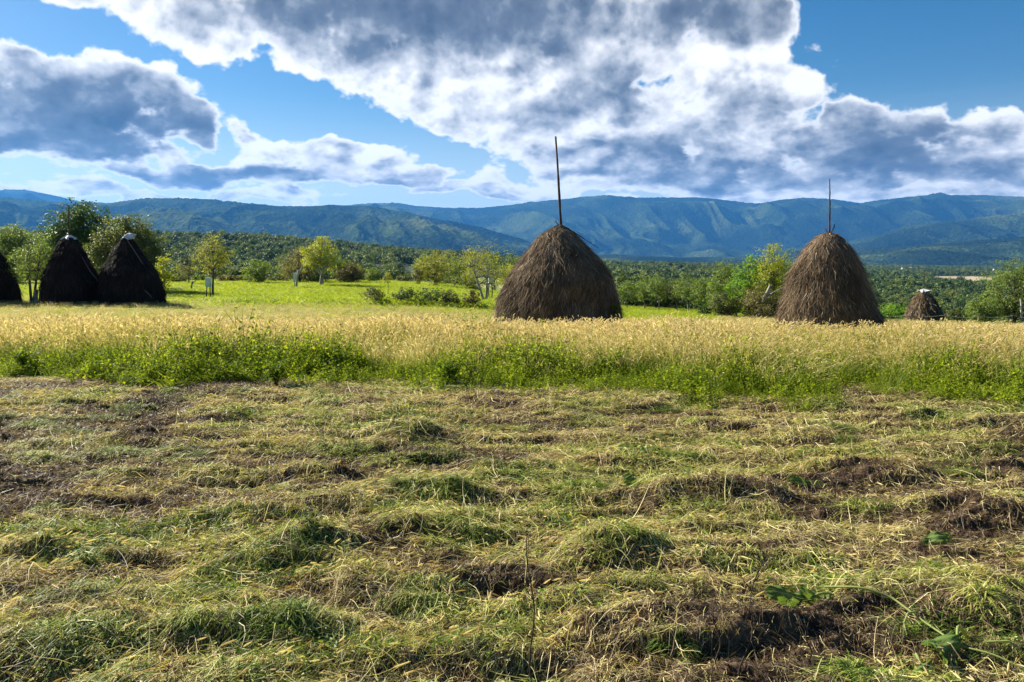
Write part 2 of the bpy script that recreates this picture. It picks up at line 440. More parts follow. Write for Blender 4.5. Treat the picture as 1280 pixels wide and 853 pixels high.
def build_mountains():
    for (D, wf, wb, rows, sp, sd) in RIDGES:
        az = np.radians(np.linspace(-50, 50, 1250))
        ys = np.concatenate([np.linspace(-1, 0, 190), np.linspace(0, 1, 30)[1:]])
        A, S = np.meshgrid(az, ys)
        dist = D + np.where(S < 0, S * wf, S * wb)
        x = np.tan(A) * dist; y = dist
        c = 640 + F * np.tan(A)
        wob = 140 * (fbm(c / 60, S * 2.0, sd * 13, 3) - .5)
        crest = CH + (HZ - tabl(c, rows)) / F * D
        base = CH - (329 - HZ) / F * dist - 25
        s = np.abs(S)
        # spurs running down from the crest with ravines between them
        u = x / sp + 0.9 * (fbm(x / sp * .6, y / sp * .6, sd * 31, 3) - .5) + S * 1.1
        rd = ridged(u, S * 1.6 + sd, sd * 7, 4)
        fall = (1 - s) ** 1.15
        fall = np.clip(fall, 0, 1)
        spur = (rd - .56) * 0.75 * np.sin(np.clip(s, 0, 1) * PI) ** .8
        z = base + (crest - base) * np.clip(fall + spur, 0, 1.0 + 0 * s) 
        bumps = 26 * (fbm(x / 260, y / 260, sd * 3, 3) - .5) * sstep(s, 0, .12) + RNG.normal(size=x.shape) * 2.5 + 12 * (fbm(x / 60, y / 60, sd + 90, 2) - .5)
        z = z + bumps * np.clip((crest - base) / 150, 0, 1)
        n, m = x.shape
        i = np.arange(n - 1)[:, None] * m; j = np.arange(m - 1)[None]
        Q = np.stack([i + j, i + j + 1, i + m + j + 1, i + m + j], -1).reshape(-1, 4)
        V = np.stack([x, y, z], -1).reshape(-1, 3)
        me = make_mesh('mountain_ridge', V, Q, M['mtn'], True)
        link('mountain_ridge', me, kind='structure')


def mountain_mat():
    m, nt, N, L = new_mat('wooded_mountain')
    ge = N.new('ShaderNodeNewGeometry')
    def noise(s, d=5, w=0):
        nz = N.new('ShaderNodeTexNoise'); nz.inputs['Scale'].default_value = s; nz.inputs['Detail'].default_value = d
        L.new(ge.outputs['Position'], nz.inputs['Vector']); return nz.outputs['Fac']
    r = ramp(N, [(.36, c3(.007, .014, .008)), (.48, c3(.018, .030, .012)), (.57, c3(.045, .066, .020)), (.72, c3(.105, .115, .045))])
    a = noise(.0011, 6); b = noise(.03, 4)
    mm = N.new('ShaderNodeMath'); mm.operation = 'MULTIPLY_ADD'; mm.inputs[1].default_value = .35
    L.new(b, mm.inputs[0]); m3 = N.new('ShaderNodeMath'); m3.operation = 'MULTIPLY_ADD'; m3.inputs[1].default_value = .9; m3.inputs[2].default_value = -.125
    L.new(a, m3.inputs[0]); L.new(m3.outputs[0], mm.inputs[2]); L.new(mm.outputs[0], r.inputs[0])
    p = N.new('ShaderNodeBsdfDiffuse'); L.new(r.outputs[0], p.inputs['Color'])
    bp = N.new('ShaderNodeBump'); bp.inputs['Strength'].default_value = 1; bp.inputs['Distance'].default_value = 24
    L.new(noise(.035, 5), bp.inputs['Height']); L.new(bp.outputs[0], p.inputs['Normal'])
    out = N.new('ShaderNodeOutputMaterial'); L.new(p.outputs[0], out.inputs[0])
    return m


M['mtn'] = mountain_mat()

# ------------------------------------------------------------------ sky, sun, camera
SUN_AZ, SUN_EL = math.radians(-56), math.radians(31)      # azimuth measured from +Y towards +X


def ae(px, py):
    return (math.atan((px - 640) / F), (HZ - py) / math.hypot(F, px - 640))


# cloud masses: column, row, half width, half height, thickness
CLOUDS = [
 (180, -10, 230, 50, .8), (300, 30, 150, 52, .9), (430, 55, 150, 62, 1.0), (560, 60, 210, 85, 1.2), (720, 60, 170, 100, 1.2), (870, 40, 150, 90, 1.0),
 (590, 140, 150, 55, .8), (740, 170, 190, 85, .9), (930, 110, 125, 62, .9), (960, 20, 60, 60, .8), (640, 185, 90, 40, .6), (480, 95, 110, 40, .6), (880, 215, 230, 45, .9),
 (130, 135, 140, 62, 1.2), (215, 145, 75, 45, .9), (15, 100, 60, 50, .8), (60, 175, 160, 35, .9), (-150, 130, 180, 70, 1), (240, 165, 55, 30, .8),
 (345, 190, 75, 34, .8), (440, 215, 100, 28, .8), (250, 215, 200, 26, .8), (90, 230, 160, 16, .5), (560, 238, 90, 18, .6), (330, 245, 420, 13, .55),
 (1110, 180, 150, 55, 1.1), (1060, 145, 70, 38, .8), (1230, 170, 100, 50, .9), (1190, 125, 38, 16, .25), (1050, 220, 300, 32, 1.0), (1290, 215, 150, 45, .9),
 (960, 247, 360, 16, .75), (830, 110, 70, 50, .9), (920, 165, 90, 50, .9), (400, 0, 120, 40, .9), (640, 230, 130, 22, .6), (740, 235, 120, 22, .7), (1000, 180, 90, 40, .8),
 (230, 246, 300, 15, .85), (440, 195, 95, 26, .85), (520, 222, 80, 20, .9), (310, 165, 45, 28, .7), (360, 225, 120, 20, .8), (560, 240, 110, 14, .8), (480, 205, 50, 30, .75), (400, 195, 60, 32, .8), (60, 246, 90, 12, .7), (620, 243, 120, 14, .8), (690, 215, 60, 30, .7), (1180, 244, 160, 14, .7), (1500, 180, 220, 90, 1.0), (1500, -200, 400, 120, .8), (300, -250, 500, 150, .9), (-500, 0, 250, 200, .9),
]
# undersides and thick hearts of the clouds: column, row, half width, half height, weight
DARKS = [
 (560, 20, 185, 50, 1.2), (690, 60, 55, 36, .9), (380, 15, 120, 30, .8), (470, 60, 120, 35, .8), (900, 15, 90, 38, 1.1), (820, 30, 50, 24, .5), (600, 95, 60, 16, .4),
 (120, 150, 125, 48, 1.2), (215, 165, 70, 34, 1.0), (60, 180, 130, 22, .9), (-120, 150, 150, 60, 1), (20, 75, 40, 12, .6), (280, 218, 150, 14, .8), (430, 232, 110, 12, .7), (130, 215, 90, 10, .6),
 (930, 212, 150, 20, .7), (1110, 185, 95, 42, 1.1), (1040, 150, 50, 30, .5), (1180, 212, 130, 18, .9), (850, 218, 90, 13, .6), (1230, 175, 70, 26, .5),
 (830, 195, 80, 22, .7), (720, 190, 50, 9, .6), (735, 215, 60, 9, .7), (680, 140, 60, 16, .4), (800, 130, 60, 28, .45), (950, 140, 70, 30, .5), (740, 100, 70, 40, .5),
 (1060, 226, 180, 9, .7), (600, 250, 50, 5, .4),
]


def build_world():
    w = bpy.data.worlds.new('World'); SC.world = w; w.use_nodes = True
    nt = w.node_tree; nt.nodes.clear(); N = nt.nodes; L = nt.links

    def math_(op, a, b=None, c=None, clamp=False):
        n = N.new('ShaderNodeMath'); n.operation = op; n.use_clamp = clamp
        for k, v in enumerate((a, b, c)):
            if v is None: continue
            if isinstance(v, (int, float)): n.inputs[k].default_value = v
            else: L.new(v, n.inputs[k])
        return n.outputs[0]

    def vec(op, a, b=None, scale=None):
        n = N.new('ShaderNodeVectorMath'); n.operation = op
        for k, v in enumerate((a, b)):
            if v is None: continue
            if isinstance(v, tuple): n.inputs[k].default_value = v
            else: L.new(v, n.inputs[k])
        if scale is not None:
            if isinstance(scale, (int, float)): n.inputs['Scale'].default_value = scale
            else: L.new(scale, n.inputs['Scale'])
        return n.outputs['Value'] if op == 'LENGTH' else n.outputs[0]

    def smooth(v, a, b):
        n = N.new('ShaderNodeMapRange'); n.interpolation_type = 'SMOOTHSTEP'
        n.inputs['From Min'].default_value = a; n.inputs['From Max'].default_value = b; L.new(v, n.inputs['Value']); return n.outputs['Result']

    def noise(v, s, d=6, r=.5, typ='FBM'):
        n = N.new('ShaderNodeTexNoise'); n.noise_dimensions = '3D'; n.noise_type = typ; n.inputs['Scale'].default_value = s; n.inputs['Detail'].default_value = d
        n.inputs['Roughness'].default_value = r; L.new(v, n.inputs['Vector']); return n

    tc = N.new('ShaderNodeTexCoord'); sx = N.new('ShaderNodeSeparateXYZ'); L.new(tc.outputs['Generated'], sx.inputs[0])
    X, Y, Z = sx.outputs
    az = math_('ARCTAN2', X, Y)
    hor = math_('SQRT', math_('ADD', math_('MULTIPLY', X, X), math_('MULTIPLY', Y, Y)))
    el = math_('DIVIDE', Z, math_('MAXIMUM', hor, .05))
    cv = N.new('ShaderNodeCombineXYZ'); L.new(az, cv.inputs[0]); L.new(el, cv.inputs[1])
    P0 = cv.outputs[0]
    # finer texture towards the horizon, where clouds are farther away
    yy = math_('MULTIPLY', math_('LOGARITHM', math_('ADD', math_('MAXIMUM', el, 0), .10), math.e), .34)
    cn = N.new('ShaderNodeCombineXYZ'); L.new(az, cn.inputs[0]); L.new(yy, cn.inputs[1]); cn.inputs[2].default_value = 3.7
    PN = cn.outputs[0]

    def field(shift):
        pn = vec('ADD', PN, (shift[0], shift[1], 0)) if shift else PN
        p = vec('ADD', P0, (shift[0], shift[1], 0)) if shift else P0
        wn = noise(pn, 9, 5, .55)
        wv = vec('SCALE', vec('SUBTRACT', wn.outputs['Color'], (.5, .5, .5)), None, .075)
        pw = vec('ADD', p, wv)
        big = noise(pn, 11, 10, .64).outputs['Fac']
        vo = N.new('ShaderNodeTexVoronoi'); vo.feature = 'SMOOTH_F1'; vo.inputs['Scale'].default_value = 17; vo.inputs['Detail'].default_value = 3
        vo.inputs['Smoothness'].default_value = .6; vo.inputs['Roughness'].default_value = .55
        wv2 = vec('ADD', pn, vec('SCALE', wn.outputs['Color'], None, .03)); L.new(wv2, vo.inputs['Vector'])
        n_ = math_('ADD', math_('MULTIPLY', math_('SUBTRACT', big, .5), 1.5), math_('MULTIPLY', math_('SUBTRACT', .42, vo.outputs['Distance']), .85))
        return pw, n_

    def blobs(pw, lst, pad=1.45):
        acc = None
        for (cx, cy, rx, ry, wt) in lst:
            a, e = ae(cx, cy)
            k = F
            d = vec('MULTIPLY', vec('SUBTRACT', pw, (a, e, 0)), (k / (rx * pad), k / (ry * pad), 0))
            l = vec('LENGTH', d)
            v = math_('MULTIPLY', math_('SUBTRACT', 1.0, l, clamp=True), wt)
            acc = v if acc is None else math_('SMOOTH_MAX', acc, v, .12)
        return acc

    pw, n0 = field(None)
    base = blobs(pw, CLOUDS)
    dens = math_('ADD', math_('MULTIPLY', math_('MINIMUM', base, .62), 1.9), math_('MULTIPLY', n0, .62))
    D = math_('SUBTRACT', dens, .52)
    alpha = smooth(D, -.02, .15)
    # towards the sun (up and to the left): less cloud there means a lit rim here
    _, n1 = field((-.012, .016))
    lit = math_('SUBTRACT', n0, n1)
    dk = blobs(pw, DARKS, 1.5)
    fine = noise(PN, 34, 6, .6).outputs['Fac']
    shade = math_('ADD', math_('MULTIPLY', dk, 1.38), math_('MULTIPLY', smooth(D, .05, 1.1), .30))
    shade = math_('SUBTRACT', shade, math_('MULTIPLY', lit, .8))
    shade = math_('ADD', shade, math_('MULTIPLY', math_('SUBTRACT', fine, .5), .45))
    shade = math_('ADD', shade, math_('MULTIPLY', math_('SUBTRACT', noise(PN, 6, 4, .5).outputs['Fac'], .5), .7))
    shade = math_('MULTIPLY', math_('MAXIMUM', shade, 0), smooth(D, .02, .38))
    shade = math_('SUBTRACT', 1.0, math_('POWER', math.e, math_('MULTIPLY', shade, -1.25)))
    tex = math_('ADD', math_('MULTIPLY', math_('SUBTRACT', noise(PN, 16, 7, .6).outputs['Fac'], .5), .55), math_('MULTIPLY', lit, -.22))
    shade = math_('ADD', shade, math_('MULTIPLY', tex, smooth(shade, .2, .6)), clamp=True)
    r = ramp(N, [(0, c3(1.0, 1.0, 1.0)), (.10, c3(.93, .935, .95)), (.27, c3(.68, .70, .74)), (.45, c3(.40, .44, .50)), (.70, c3(.155, .19, .25)), (1, c3(.058, .078, .125))])
    L.new(shade, r.inputs[0])
    sky = N.new('ShaderNodeTexSky'); sky.sky_type = 'NISHITA'; sky.sun_disc = False
    sky.sun_elevation = SUN_EL; sky.sun_rotation = SUN_AZ; sky.altitude = 300; sky.air_density = 1.0; sky.dust_density = .35; sky.ozone_density = 2.2
    hs = N.new('ShaderNodeHueSaturation'); hs.inputs['Saturation'].default_value = 1.42; L.new(sky.outputs[0], hs.inputs['Color'])
    # milky air low over the hills
    mk = N.new('ShaderNodeMix'); mk.data_type = 'RGBA'; L.new(math_('MULTIPLY', math_('SUBTRACT', 1.0, smooth(el, 0.0, .20)), .62), mk.inputs[0])
    L.new(hs.outputs[0], mk.inputs[6]); mk.inputs[7].default_value = (8.6, 9.6, 10.6, 1)
    b1 = N.new('ShaderNodeBackground'); b1.inputs['Strength'].default_value = SKY_STRENGTH; L.new(mk.outputs[2], b1.inputs[0])
    b2 = N.new('ShaderNodeBackground'); b2.inputs['Strength'].default_value = CLOUD_STRENGTH; L.new(r.outputs[0], b2.inputs[0])
    above = smooth(el, -.02, .005)
    ms = N.new('ShaderNodeMixShader'); L.new(math_('MULTIPLY', alpha, above), ms.inputs[0]); L.new(b1.outputs[0], ms.inputs[1]); L.new(b2.outputs[0], ms.inputs[2])
    out = N.new('ShaderNodeOutputWorld'); L.new(ms.outputs[0], out.inputs[0])


SKY_STRENGTH, CLOUD_STRENGTH, SUN_STRENGTH, EXPOSURE = .037, .42, 5.0, 1.5


def build_light_camera():
    l = bpy.data.lights.new('sun', 'SUN'); l.energy = SUN_STRENGTH; l.angle = math.radians(.53); l.color = (1, .93, .77)
    o = bpy.data.objects.new('sun', l); COL.objects.link(o)
    from mathutils import Vector
    d = Vector((math.sin(SUN_AZ) * math.cos(SUN_EL), math.cos(SUN_AZ) * math.cos(SUN_EL), math.sin(SUN_EL)))
    o.rotation_euler = d.to_track_quat('Z', 'Y').to_euler(); o.location = (0, 0, 50)
    c = bpy.data.cameras.new('camera'); c.sensor_width = 36; c.lens = 36 * F / 1280; c.shift_y = -(426.5 - HZ) / 1280
    c.clip_start = .1; c.clip_end = 60000
    co = bpy.data.objects.new('camera', c); COL.objects.link(co); co.location = (0, 0, CH); co.rotation_euler = (PI / 2, 0, 0)
    SC.camera = co
    SC.view_settings.view_transform = 'Standard'; SC.view_settings.look = 'None'; SC.view_settings.exposure = EXPOSURE; SC.view_settings.gamma = 1
    SC.view_settings.use_curve_mapping = False
    SC.cycles.use_denoising = True
    SC.cycles.max_bounces = 6; SC.cycles.diffuse_bounces = 3; SC.cycles.transmission_bounces = 4; SC.cycles.volume_bounces = 0
    SC.cycles.sample_clamp_indirect = 5; SC.world.cycles.sampling_method = 'MANUAL'; SC.world.cycles.sample_map_resolution = 512


def build_haze():
    m, nt, N, L = new_mat('haze_air')
    v = N.new('ShaderNodeVolumePrincipled'); v.inputs['Density'].default_value = HAZE_D
    v.inputs['Color'].default_value = (.08, .34, .88, 1); v.inputs['Anisotropy'].default_value = .2
    out = N.new('ShaderNodeOutputMaterial'); L.new(v.outputs[0], out.inputs['Volume'])
    x, y0, y1, z0, z1 = 17400., -17400., 17400., -330., 1040.
    V = [(-x, y0, z0), (x, y0, z0), (x, y1, z0), (-x, y1, z0), (-x, y0, z1), (x, y0, z1), (x, y1, z1), (-x, y1, z1)]
    Q = [(0, 3, 2, 1), (4, 5, 6, 7), (0, 1, 5, 4), (1, 2, 6, 5), (2, 3, 7, 6), (3, 0, 4, 7)]
    link('haze', make_mesh('haze', V, Q, m), kind='stuff')


HAZE_D = 4.1e-5
# ------------------------------------------------------------------ instancing helper for uncountable cover
def proto_collection(name, meshes):
    c = bpy.data.collections.new(name)
    for k, me in enumerate(meshes):
        c.objects.link(bpy.data.objects.new('%s_source_%02d' % (name, k), me))
    return c


def instance_cover(name, pts, rot, scl, idx, coll, kind='stuff'):
    me = bpy.data.meshes.new(name); n = len(pts)
    me.vertices.add(n); me.vertices.foreach_set('co', np.asarray(pts, np.float32).ravel())
    for an, av in (('rot', rot), ('scl', scl)):
        a = me.attributes.new(an, 'FLOAT_VECTOR', 'POINT'); a.data.foreach_set('vector', np.asarray(av, np.float32).ravel())
    a = me.attributes.new('idx', 'INT', 'POINT'); a.data.foreach_set('value', np.asarray(idx, np.int32))
    o = link(name, me, kind=kind)
    ng = bpy.data.node_groups.new(name + '_scatter', 'GeometryNodeTree')
    ng.interface.new_socket(name='Geometry', in_out='INPUT', socket_type='NodeSocketGeometry')
    ng.interface.new_socket(name='Geometry', in_out='OUTPUT', socket_type='NodeSocketGeometry')
    N, L = ng.nodes, ng.links
    gi = N.new('NodeGroupInput'); go = N.new('NodeGroupOutput')
    ci = N.new('GeometryNodeCollectionInfo'); ci.inputs['Collection'].default_value = coll
    ci.inputs['Separate Children'].default_value = True; ci.inputs['Reset Children'].default_value = True
    ip = N.new('GeometryNodeInstanceOnPoints'); ip.inputs['Pick Instance'].default_value = True
    def na(nm, ty):
        a_ = N.new('GeometryNodeInputNamedAttribute'); a_.data_type = ty; a_.inputs['Name'].default_value = nm; return a_.outputs['Attribute']
    L.new(gi.outputs[0], ip.inputs['Points']); L.new(ci.outputs[0], ip.inputs['Instance'])
    L.new(na('idx', 'INT'), ip.inputs['Instance Index'])
    e2r = N.new('FunctionNodeEulerToRotation'); L.new(na('rot', 'FLOAT_VECTOR'), e2r.inputs[0]); L.new(e2r.outputs[0], ip.inputs['Rotation'])
    L.new(na('scl', 'FLOAT_VECTOR'), ip.inputs['Scale'])
    L.new(ip.outputs[0], go.inputs[0])
    md = o.modifiers.new('scatter', 'NODES'); md.node_group = ng
    return o


def sector_points(n, y0, y1, rng, half=0.70, power=1.0):
    """random points in the view sector and a little beside it, density falling as 1/y^power..."""
    u = rng.random(n)
    e = 2 - power
    y = (y0 ** e + u * (y1 ** e - y0 ** e)) ** (1 / e) if abs(e) > 1e-6 else y0 * (y1 / y0) ** u
    x = (rng.random(n) * 2 - 1) * (half * y + 1.2)
    return x, y


# ------------------------------------------------------------------ prototypes
def crown_blob(rng, nq, size, h=1.0, squash=1.0, conic=False):
    """a whole far tree: crown of leaf clumps with a bit of trunk; about 1 unit wide, h high"""
    g = Geo()
    k = rng.integers(9, 15)
    cc = []
    for _ in range(k):
        a = rng.random() * 2 * PI; zz = rng.uniform(.16, .80)
        rad = (.42 * (1.05 - zz) if conic else .36 * math.sqrt(max(.05, 1 - ((zz - .30) / .55) ** 2))) * rng.uniform(.2, 1.05)
        cc.append((rad * math.cos(a), rad * math.sin(a), zz * h, rng.uniform(.17, .27) * (1 if not conic else .75)))
    cc = np.array(cc)
    w = rng.integers(0, k, nq)
    d = unit(rng.normal(size=(nq, 3))); d[:, 2] = np.abs(d[:, 2]) * .9 - .15 * (rng.random(nq) > .6)
    d = unit(d)
    C = cc[w, :3] + d * cc[w, 3:4] * (0.75 + .35 * rng.random((nq, 1))) * np.array([1, 1, h ** .5])
    N_ = unit(d + rng.normal(size=(nq, 3)) * .55)
    V, Q = leaf_quads(C, N_, size * rng.uniform(.6, 1.3, nq), rng, .8)
    t = np.repeat(np.clip(.5 + rng.normal(size=nq) * .22, 0, 1), 4)
    g.add(V, Q, t)
    tube(g, [(0, 0, -.25), (0, 0, .5 * h)], [.03, .02], 4, .05)
    return g


def foxtail_proto(rng, lean=0.0, green=0.0):
    """a handful of seeding grass stems with nodding heads; unit = metres, about 0.6 high"""
    g = Geo(); n = rng.integers(10, 15)
    base = np.stack([rng.normal(0, .09, n), rng.normal(0, .09, n), np.zeros(n)], 1)
    L_ = rng.uniform(.38, .68, n)
    lean_v = np.stack([lean + rng.normal(0, .16, n), rng.normal(0, .16, n), np.zeros(n)], 1)
    d = unit(np.array([0, 0, 1.]) + lean_v * .7)
    up = np.tile([0, 1., 0], (n, 1)) + rng.normal(size=(n, 3)) * .6
    bend = lean_v * .8 + np.array([0, 0, -.10])
    V, Q = blades(base, d, up, L_, np.full(n, .006), bend, 3, tip=.6)
    tt = np.tile(np.repeat(np.linspace(.30, .62, 4), 2), n)
    g.add(V, Q, np.clip(tt - green * .3, 0, 1))
    tipp = base + d * L_[:, None] + bend * L_[:, None]
    # heads: two crossed lens shaped strips
    hd = unit(d + bend * 2 + rng.normal(size=(n, 3)) * .22 + np.array([lean * .5, 0, 0])); hl = rng.uniform(.05, .10, n)
    for s in range(2):
        sd = unit(np.cross(hd, up if s == 0 else np.cross(up, hd)))
        t = np.array([0, .3, .75, 1.]); wd = np.array([.3, 1, .8, .15])
        C = tipp[:, None] + hd[:, None] * (hl[:, None] * t)[..., None] - np.array([0, 0, 1]) * ((t ** 2) * .02)[None, :, None]
        wv = .0066 * wd
        Vh = np.stack([C - sd[:, None] * wv[None, :, None], C + sd[:, None] * wv[None, :, None]], 2).reshape(-1, 3)
        b = np.arange(n)[:, None] * 8 + np.arange(3)[None] * 2
        g.add(Vh, np.stack([b, b + 1, b + 3, b + 2], -1).reshape(-1, 4), np.repeat(np.clip(rng.normal(.84 - green * .2, .12, n), 0, 1), 8))
    # leaves
    m = n + 5
    base = np.stack([rng.normal(0, .10, m), rng.normal(0, .10, m), rng.uniform(0, .22, m)], 1)
    a = rng.random(m) * 2 * PI
    d = unit(np.stack([np.cos(a) * .6 + lean, np.sin(a) * .6, rng.uniform(.6, 1.5, m)], 1))
    V, Q = blades(base, d, np.tile([0, 0, 1.], (m, 1)), rng.uniform(.16, .34, m), rng.uniform(.007, .012, m), np.stack([np.cos(a) * .3 + lean * .3, np.sin(a) * .3, np.full(m, -.45)], 1), 3)
    g.add(V, Q, np.repeat(np.clip(rng.normal(.30 - green * .18, .14, m), 0, 1), 8))
    return g


def short_grass_proto(rng, n=26, h=.16, spread=.22, w=.009):
    g = Geo()
    base = np.stack([rng.normal(0, spread, n), rng.normal(0, spread, n), np.full(n, -.01)], 1)
    a = rng.random(n) * 2 * PI
    d = unit(np.stack([np.cos(a) * .5, np.sin(a) * .5, rng.uniform(.7, 1.6, n)], 1))
    V, Q = blades(base, d, np.tile([0.3, 1, 0.], (n, 1)), rng.uniform(.5, 1.2, n) * h, np.full(n, w), np.stack([np.cos(a) * .3, np.sin(a) * .3, np.full(n, -.3)], 1), 2)
    g.add(V, Q, np.repeat(np.clip(rng.normal(.5, .25, n), 0, 1), 6))
    return g


def weed_proto(rng, h=.42, stems=7, spread=.13, leaf=.055, nl=13, foot=None):
    """leafy herb: stems with pointed leaves"""
    g = Geo(); Cs = []; Ns = []; Ds = []; Sz = []
    for _ in range(stems):
        b = np.array([rng.normal(0, spread * .6), rng.normal(0, spread * .6), 0]) if foot is None else rng.normal(0, foot, 3) * np.array([1, 1, 0]); a = rng.random() * 2 * PI
        hh = h * rng.uniform(.55, 1.1); o = np.array([math.cos(a), math.sin(a), 0]) * rng.uniform(.1, .5) * hh * (1 if foot is None else 1.7)
        t = np.linspace(0, 1, 5)[:, None]
        pts = b + np.array([0, 0, 1]) * hh * t + o * t ** 1.6
        tube(g, pts, np.linspace(.004, .0015, 5), 3, .25, False)
        for q in range(nl):
            u = rng.uniform(.15 if foot is None else .35, 1.0); p = b + np.array([0, 0, 1]) * hh * u + o * u ** 1.6
            aa = rng.random() * 2 * PI; dd = np.array([math.cos(aa), math.sin(aa), rng.uniform(-.2, .7)]); dd /= np.linalg.norm(dd)
            s = leaf * rng.uniform(.5, 1.3) * (1.25 - .6 * u)
            Cs.append(p + dd * s * .6); nn = np.array([-dd[0] * dd[2], -dd[1] * dd[2], 1]) + rng.normal(0, .35, 3); Ns.append(nn / np.linalg.norm(nn)); Ds.append(dd); Sz.append(s)
    V, Q = leaf_quads(np.array(Cs), np.array(Ns), np.array(Sz), rng, .62, np.array(Ds))
    g.add(V, Q, np.repeat(np.clip(rng.normal(.5, .2, len(Cs)), 0, 1), 4))
    return g


# ------------------------------------------------------------------ cover
def litter_tone(x, y):
    """what lies where: 0 brown soil and roots, .5 straw, .9 fresh green"""
    a = fbm(x * .8, y * 1.7, 101, 4); b = fbm(x * 2.6, y * 5.5, 131, 3)
    left = sstep(-x, -.5, 4) * sstep(y, 4.5, 6.5)
    t = .425 + (a - .5) * 1.5 + (b - .5) * 1.0 - .19 * left
    for hx, hy, rx, ry, hh in _HP:
        t = t + .14 * np.exp(-(((x - hx) / rx) ** 2 + ((y - hy) / ry) ** 2) * 1.5) * (1 if (hx * 7.3) % 1 > .4 else -.4)
    return t


def build_litter():
    rng = np.random.default_rng(21)
    parts_V = []; parts_Q = []; T = []; off = 0
    def add(V, Q, t):
        nonlocal off
        parts_V.append(V.astype(np.float32)); parts_Q.append(Q + off); T.append(t.astype(np.float32)); off += len(V)
    # lying stems, in swaths with a shared direction
    for (n, wmin, wmax, lmin, lmax, lift0, lift1, y0, y1, up) in ((300000, .0014, .0034, .04, .17, -.012, .03, 2.6, 10.6, .25), (55000, .0016, .0040, .10, .28, .0, .045, 2.6, 10.5, .26),
                                                    (300000, .0016, .0042, .02, .085, -.004, .022, 2.6, 10.6, .35), (22000, .003, .006, .04, .11, .0, .05, 2.6, 10.4, 1.2)):
        x, y = sector_points(n, y0, y1, rng, .70, .75)
        tone = litter_tone(x, y)
        if up > 1: keep = (tone > .52) ; x, y, tone = x[keep], y[keep], tone[keep]
        else: keep = (tone + rng.normal(0, .12, len(x)) > (.26 if lmax > .1 else -1)); x, y, tone = x[keep], y[keep], tone[keep]
        n_ = len(x)
        ang = (fbm(x * .7, y * .9, 171, 3) - .5) * 7 + rng.normal(0, .9, n_)
        flip = rng.random(n_) < .5; ang = ang + flip * PI
        L_ = rng.uniform(lmin, lmax, n_) * rng.uniform(.6, 1.2, n_)
        ws = rng.uniform(wmin, wmax, n_) * (0.75 + .09 * y)
        curv = rng.normal(0, .9, n_)
        segs = (4 if lmax > .1 else 2) if up < 1 else 3
        t = np.linspace(0, 1, segs + 1)
        aa = ang[:, None] + curv[:, None] * t[None] * .9
        step = L_[:, None] / segs
        px_ = x[:, None] + np.cumsum(np.cos(aa) * step, 1) - np.cos(aa[:, :1]) * step
        py_ = y[:, None] + np.cumsum(np.sin(aa) * step, 1) - np.sin(aa[:, :1]) * step
        if up < 1:
            g0 = gz(px_, py_)
            # stems are stiff: they bridge the hollows
            lnr = g0[:, :1] * (1 - t) + g0[:, -1:] * t
            g0 = np.maximum(g0, g0 * .45 + lnr * .55)
            lf = rng.uniform(lift0, lift1, n_)[:, None]
            tilt = rng.normal(0, up, n_)[:, None] * (t - .3) * L_[:, None]
            zz = g0 + lf + np.maximum(tilt, -.02) + (rng.random(n_) < .25)[:, None] * np.sin(t * PI)[None] * L_[:, None] * .16
        else:
            px_ = x[:, None] + np.cos(ang)[:, None] * L_[:, None] * .45 * t ** 1.3
            py_ = y[:, None] + np.sin(ang)[:, None] * L_[:, None] * .45 * t ** 1.3
            zz = gz(x, y)[:, None] - .01 + L_[:, None] * (t * .9 - t ** 3 * .35)
        C = np.stack([px_, py_, zz], -1)
        tg = np.gradient(C, axis=1); tg = unit(tg)
        roll = rng.uniform(-1.1, 1.1, n_)
        upv = np.stack([np.sin(roll) * np.sin(ang), -np.sin(roll) * np.cos(ang), np.cos(roll)], -1)[:, None]
        sd = unit(np.cross(tg, np.broadcast_to(upv, tg.shape)))
        w = ws[:, None] * (1 - .75 * t[None] ** 2) * .5
        V = np.stack([C - sd * w[..., None], C + sd * w[..., None]], 2).reshape(-1, 3)
        b = np.arange(n_)[:, None] * 2 * (segs + 1) + np.arange(segs)[None] * 2
        Q = np.stack([b, b + 1, b + 3, b + 2], -1).reshape(-1, 4)
        tn = np.clip(tone + rng.normal(0, .15, n_), .06, 1)
        if up > 1: tn = np.clip(rng.normal(.86, .09, n_), .6, 1)
        pale = rng.random(n_) < .10; tn[pale] = rng.uniform(.5, .62, pale.sum())
        brown = rng.random(n_) < .13; tn[brown] = rng.uniform(.12, .35, brown.sum())
        add(V, Q, np.repeat(tn, 2 * (segs + 1)))
    # cut seed heads
    n = 16000; x, y = sector_points(n, 2.6, 10.4, rng, .70, .9); tone = litter_tone(x, y); k = (tone > .30) & (fbm(x * 1.1, y * 1.6, 191, 3) > .47); x, y = x[k], y[k]; n = len(x)
    a = (fbm(x * .7, y * .9, 171, 3) - .5) * 7 + rng.normal(0, .7, n); d = unit(np.stack([np.cos(a), np.sin(a), rng.normal(.05, .22, n)], 1)); L_ = rng.uniform(.035, .075, n)
    tt_ = np.array([0, .3, .75, 1.]); wd = np.array([.3, 1, .8, .15]); base = np.stack([x, y, gz(x, y) + rng.uniform(.01, .06, n)], 1)
    for roll in (0, 1):
        sdv = unit(np.cross(d, np.array([0, 0, 1.]))) if roll == 0 else unit(np.cross(d, np.cross(d, np.array([0, 0, 1.]))))
        C = base[:, None] + d[:, None] * (L_[:, None] * tt_)[..., None]
        V = np.stack([C - sdv[:, None] * (wd * .0045)[None, :, None], C + sdv[:, None] * (wd * .0045)[None, :, None]], 2).reshape(-1, 3)
        b = np.arange(n)[:, None] * 8 + np.arange(3)[None] * 2
        add(V, np.stack([b, b + 1, b + 3, b + 2], -1).reshape(-1, 4), np.repeat(np.random.default_rng(3).uniform(.34, .52, n), 8))
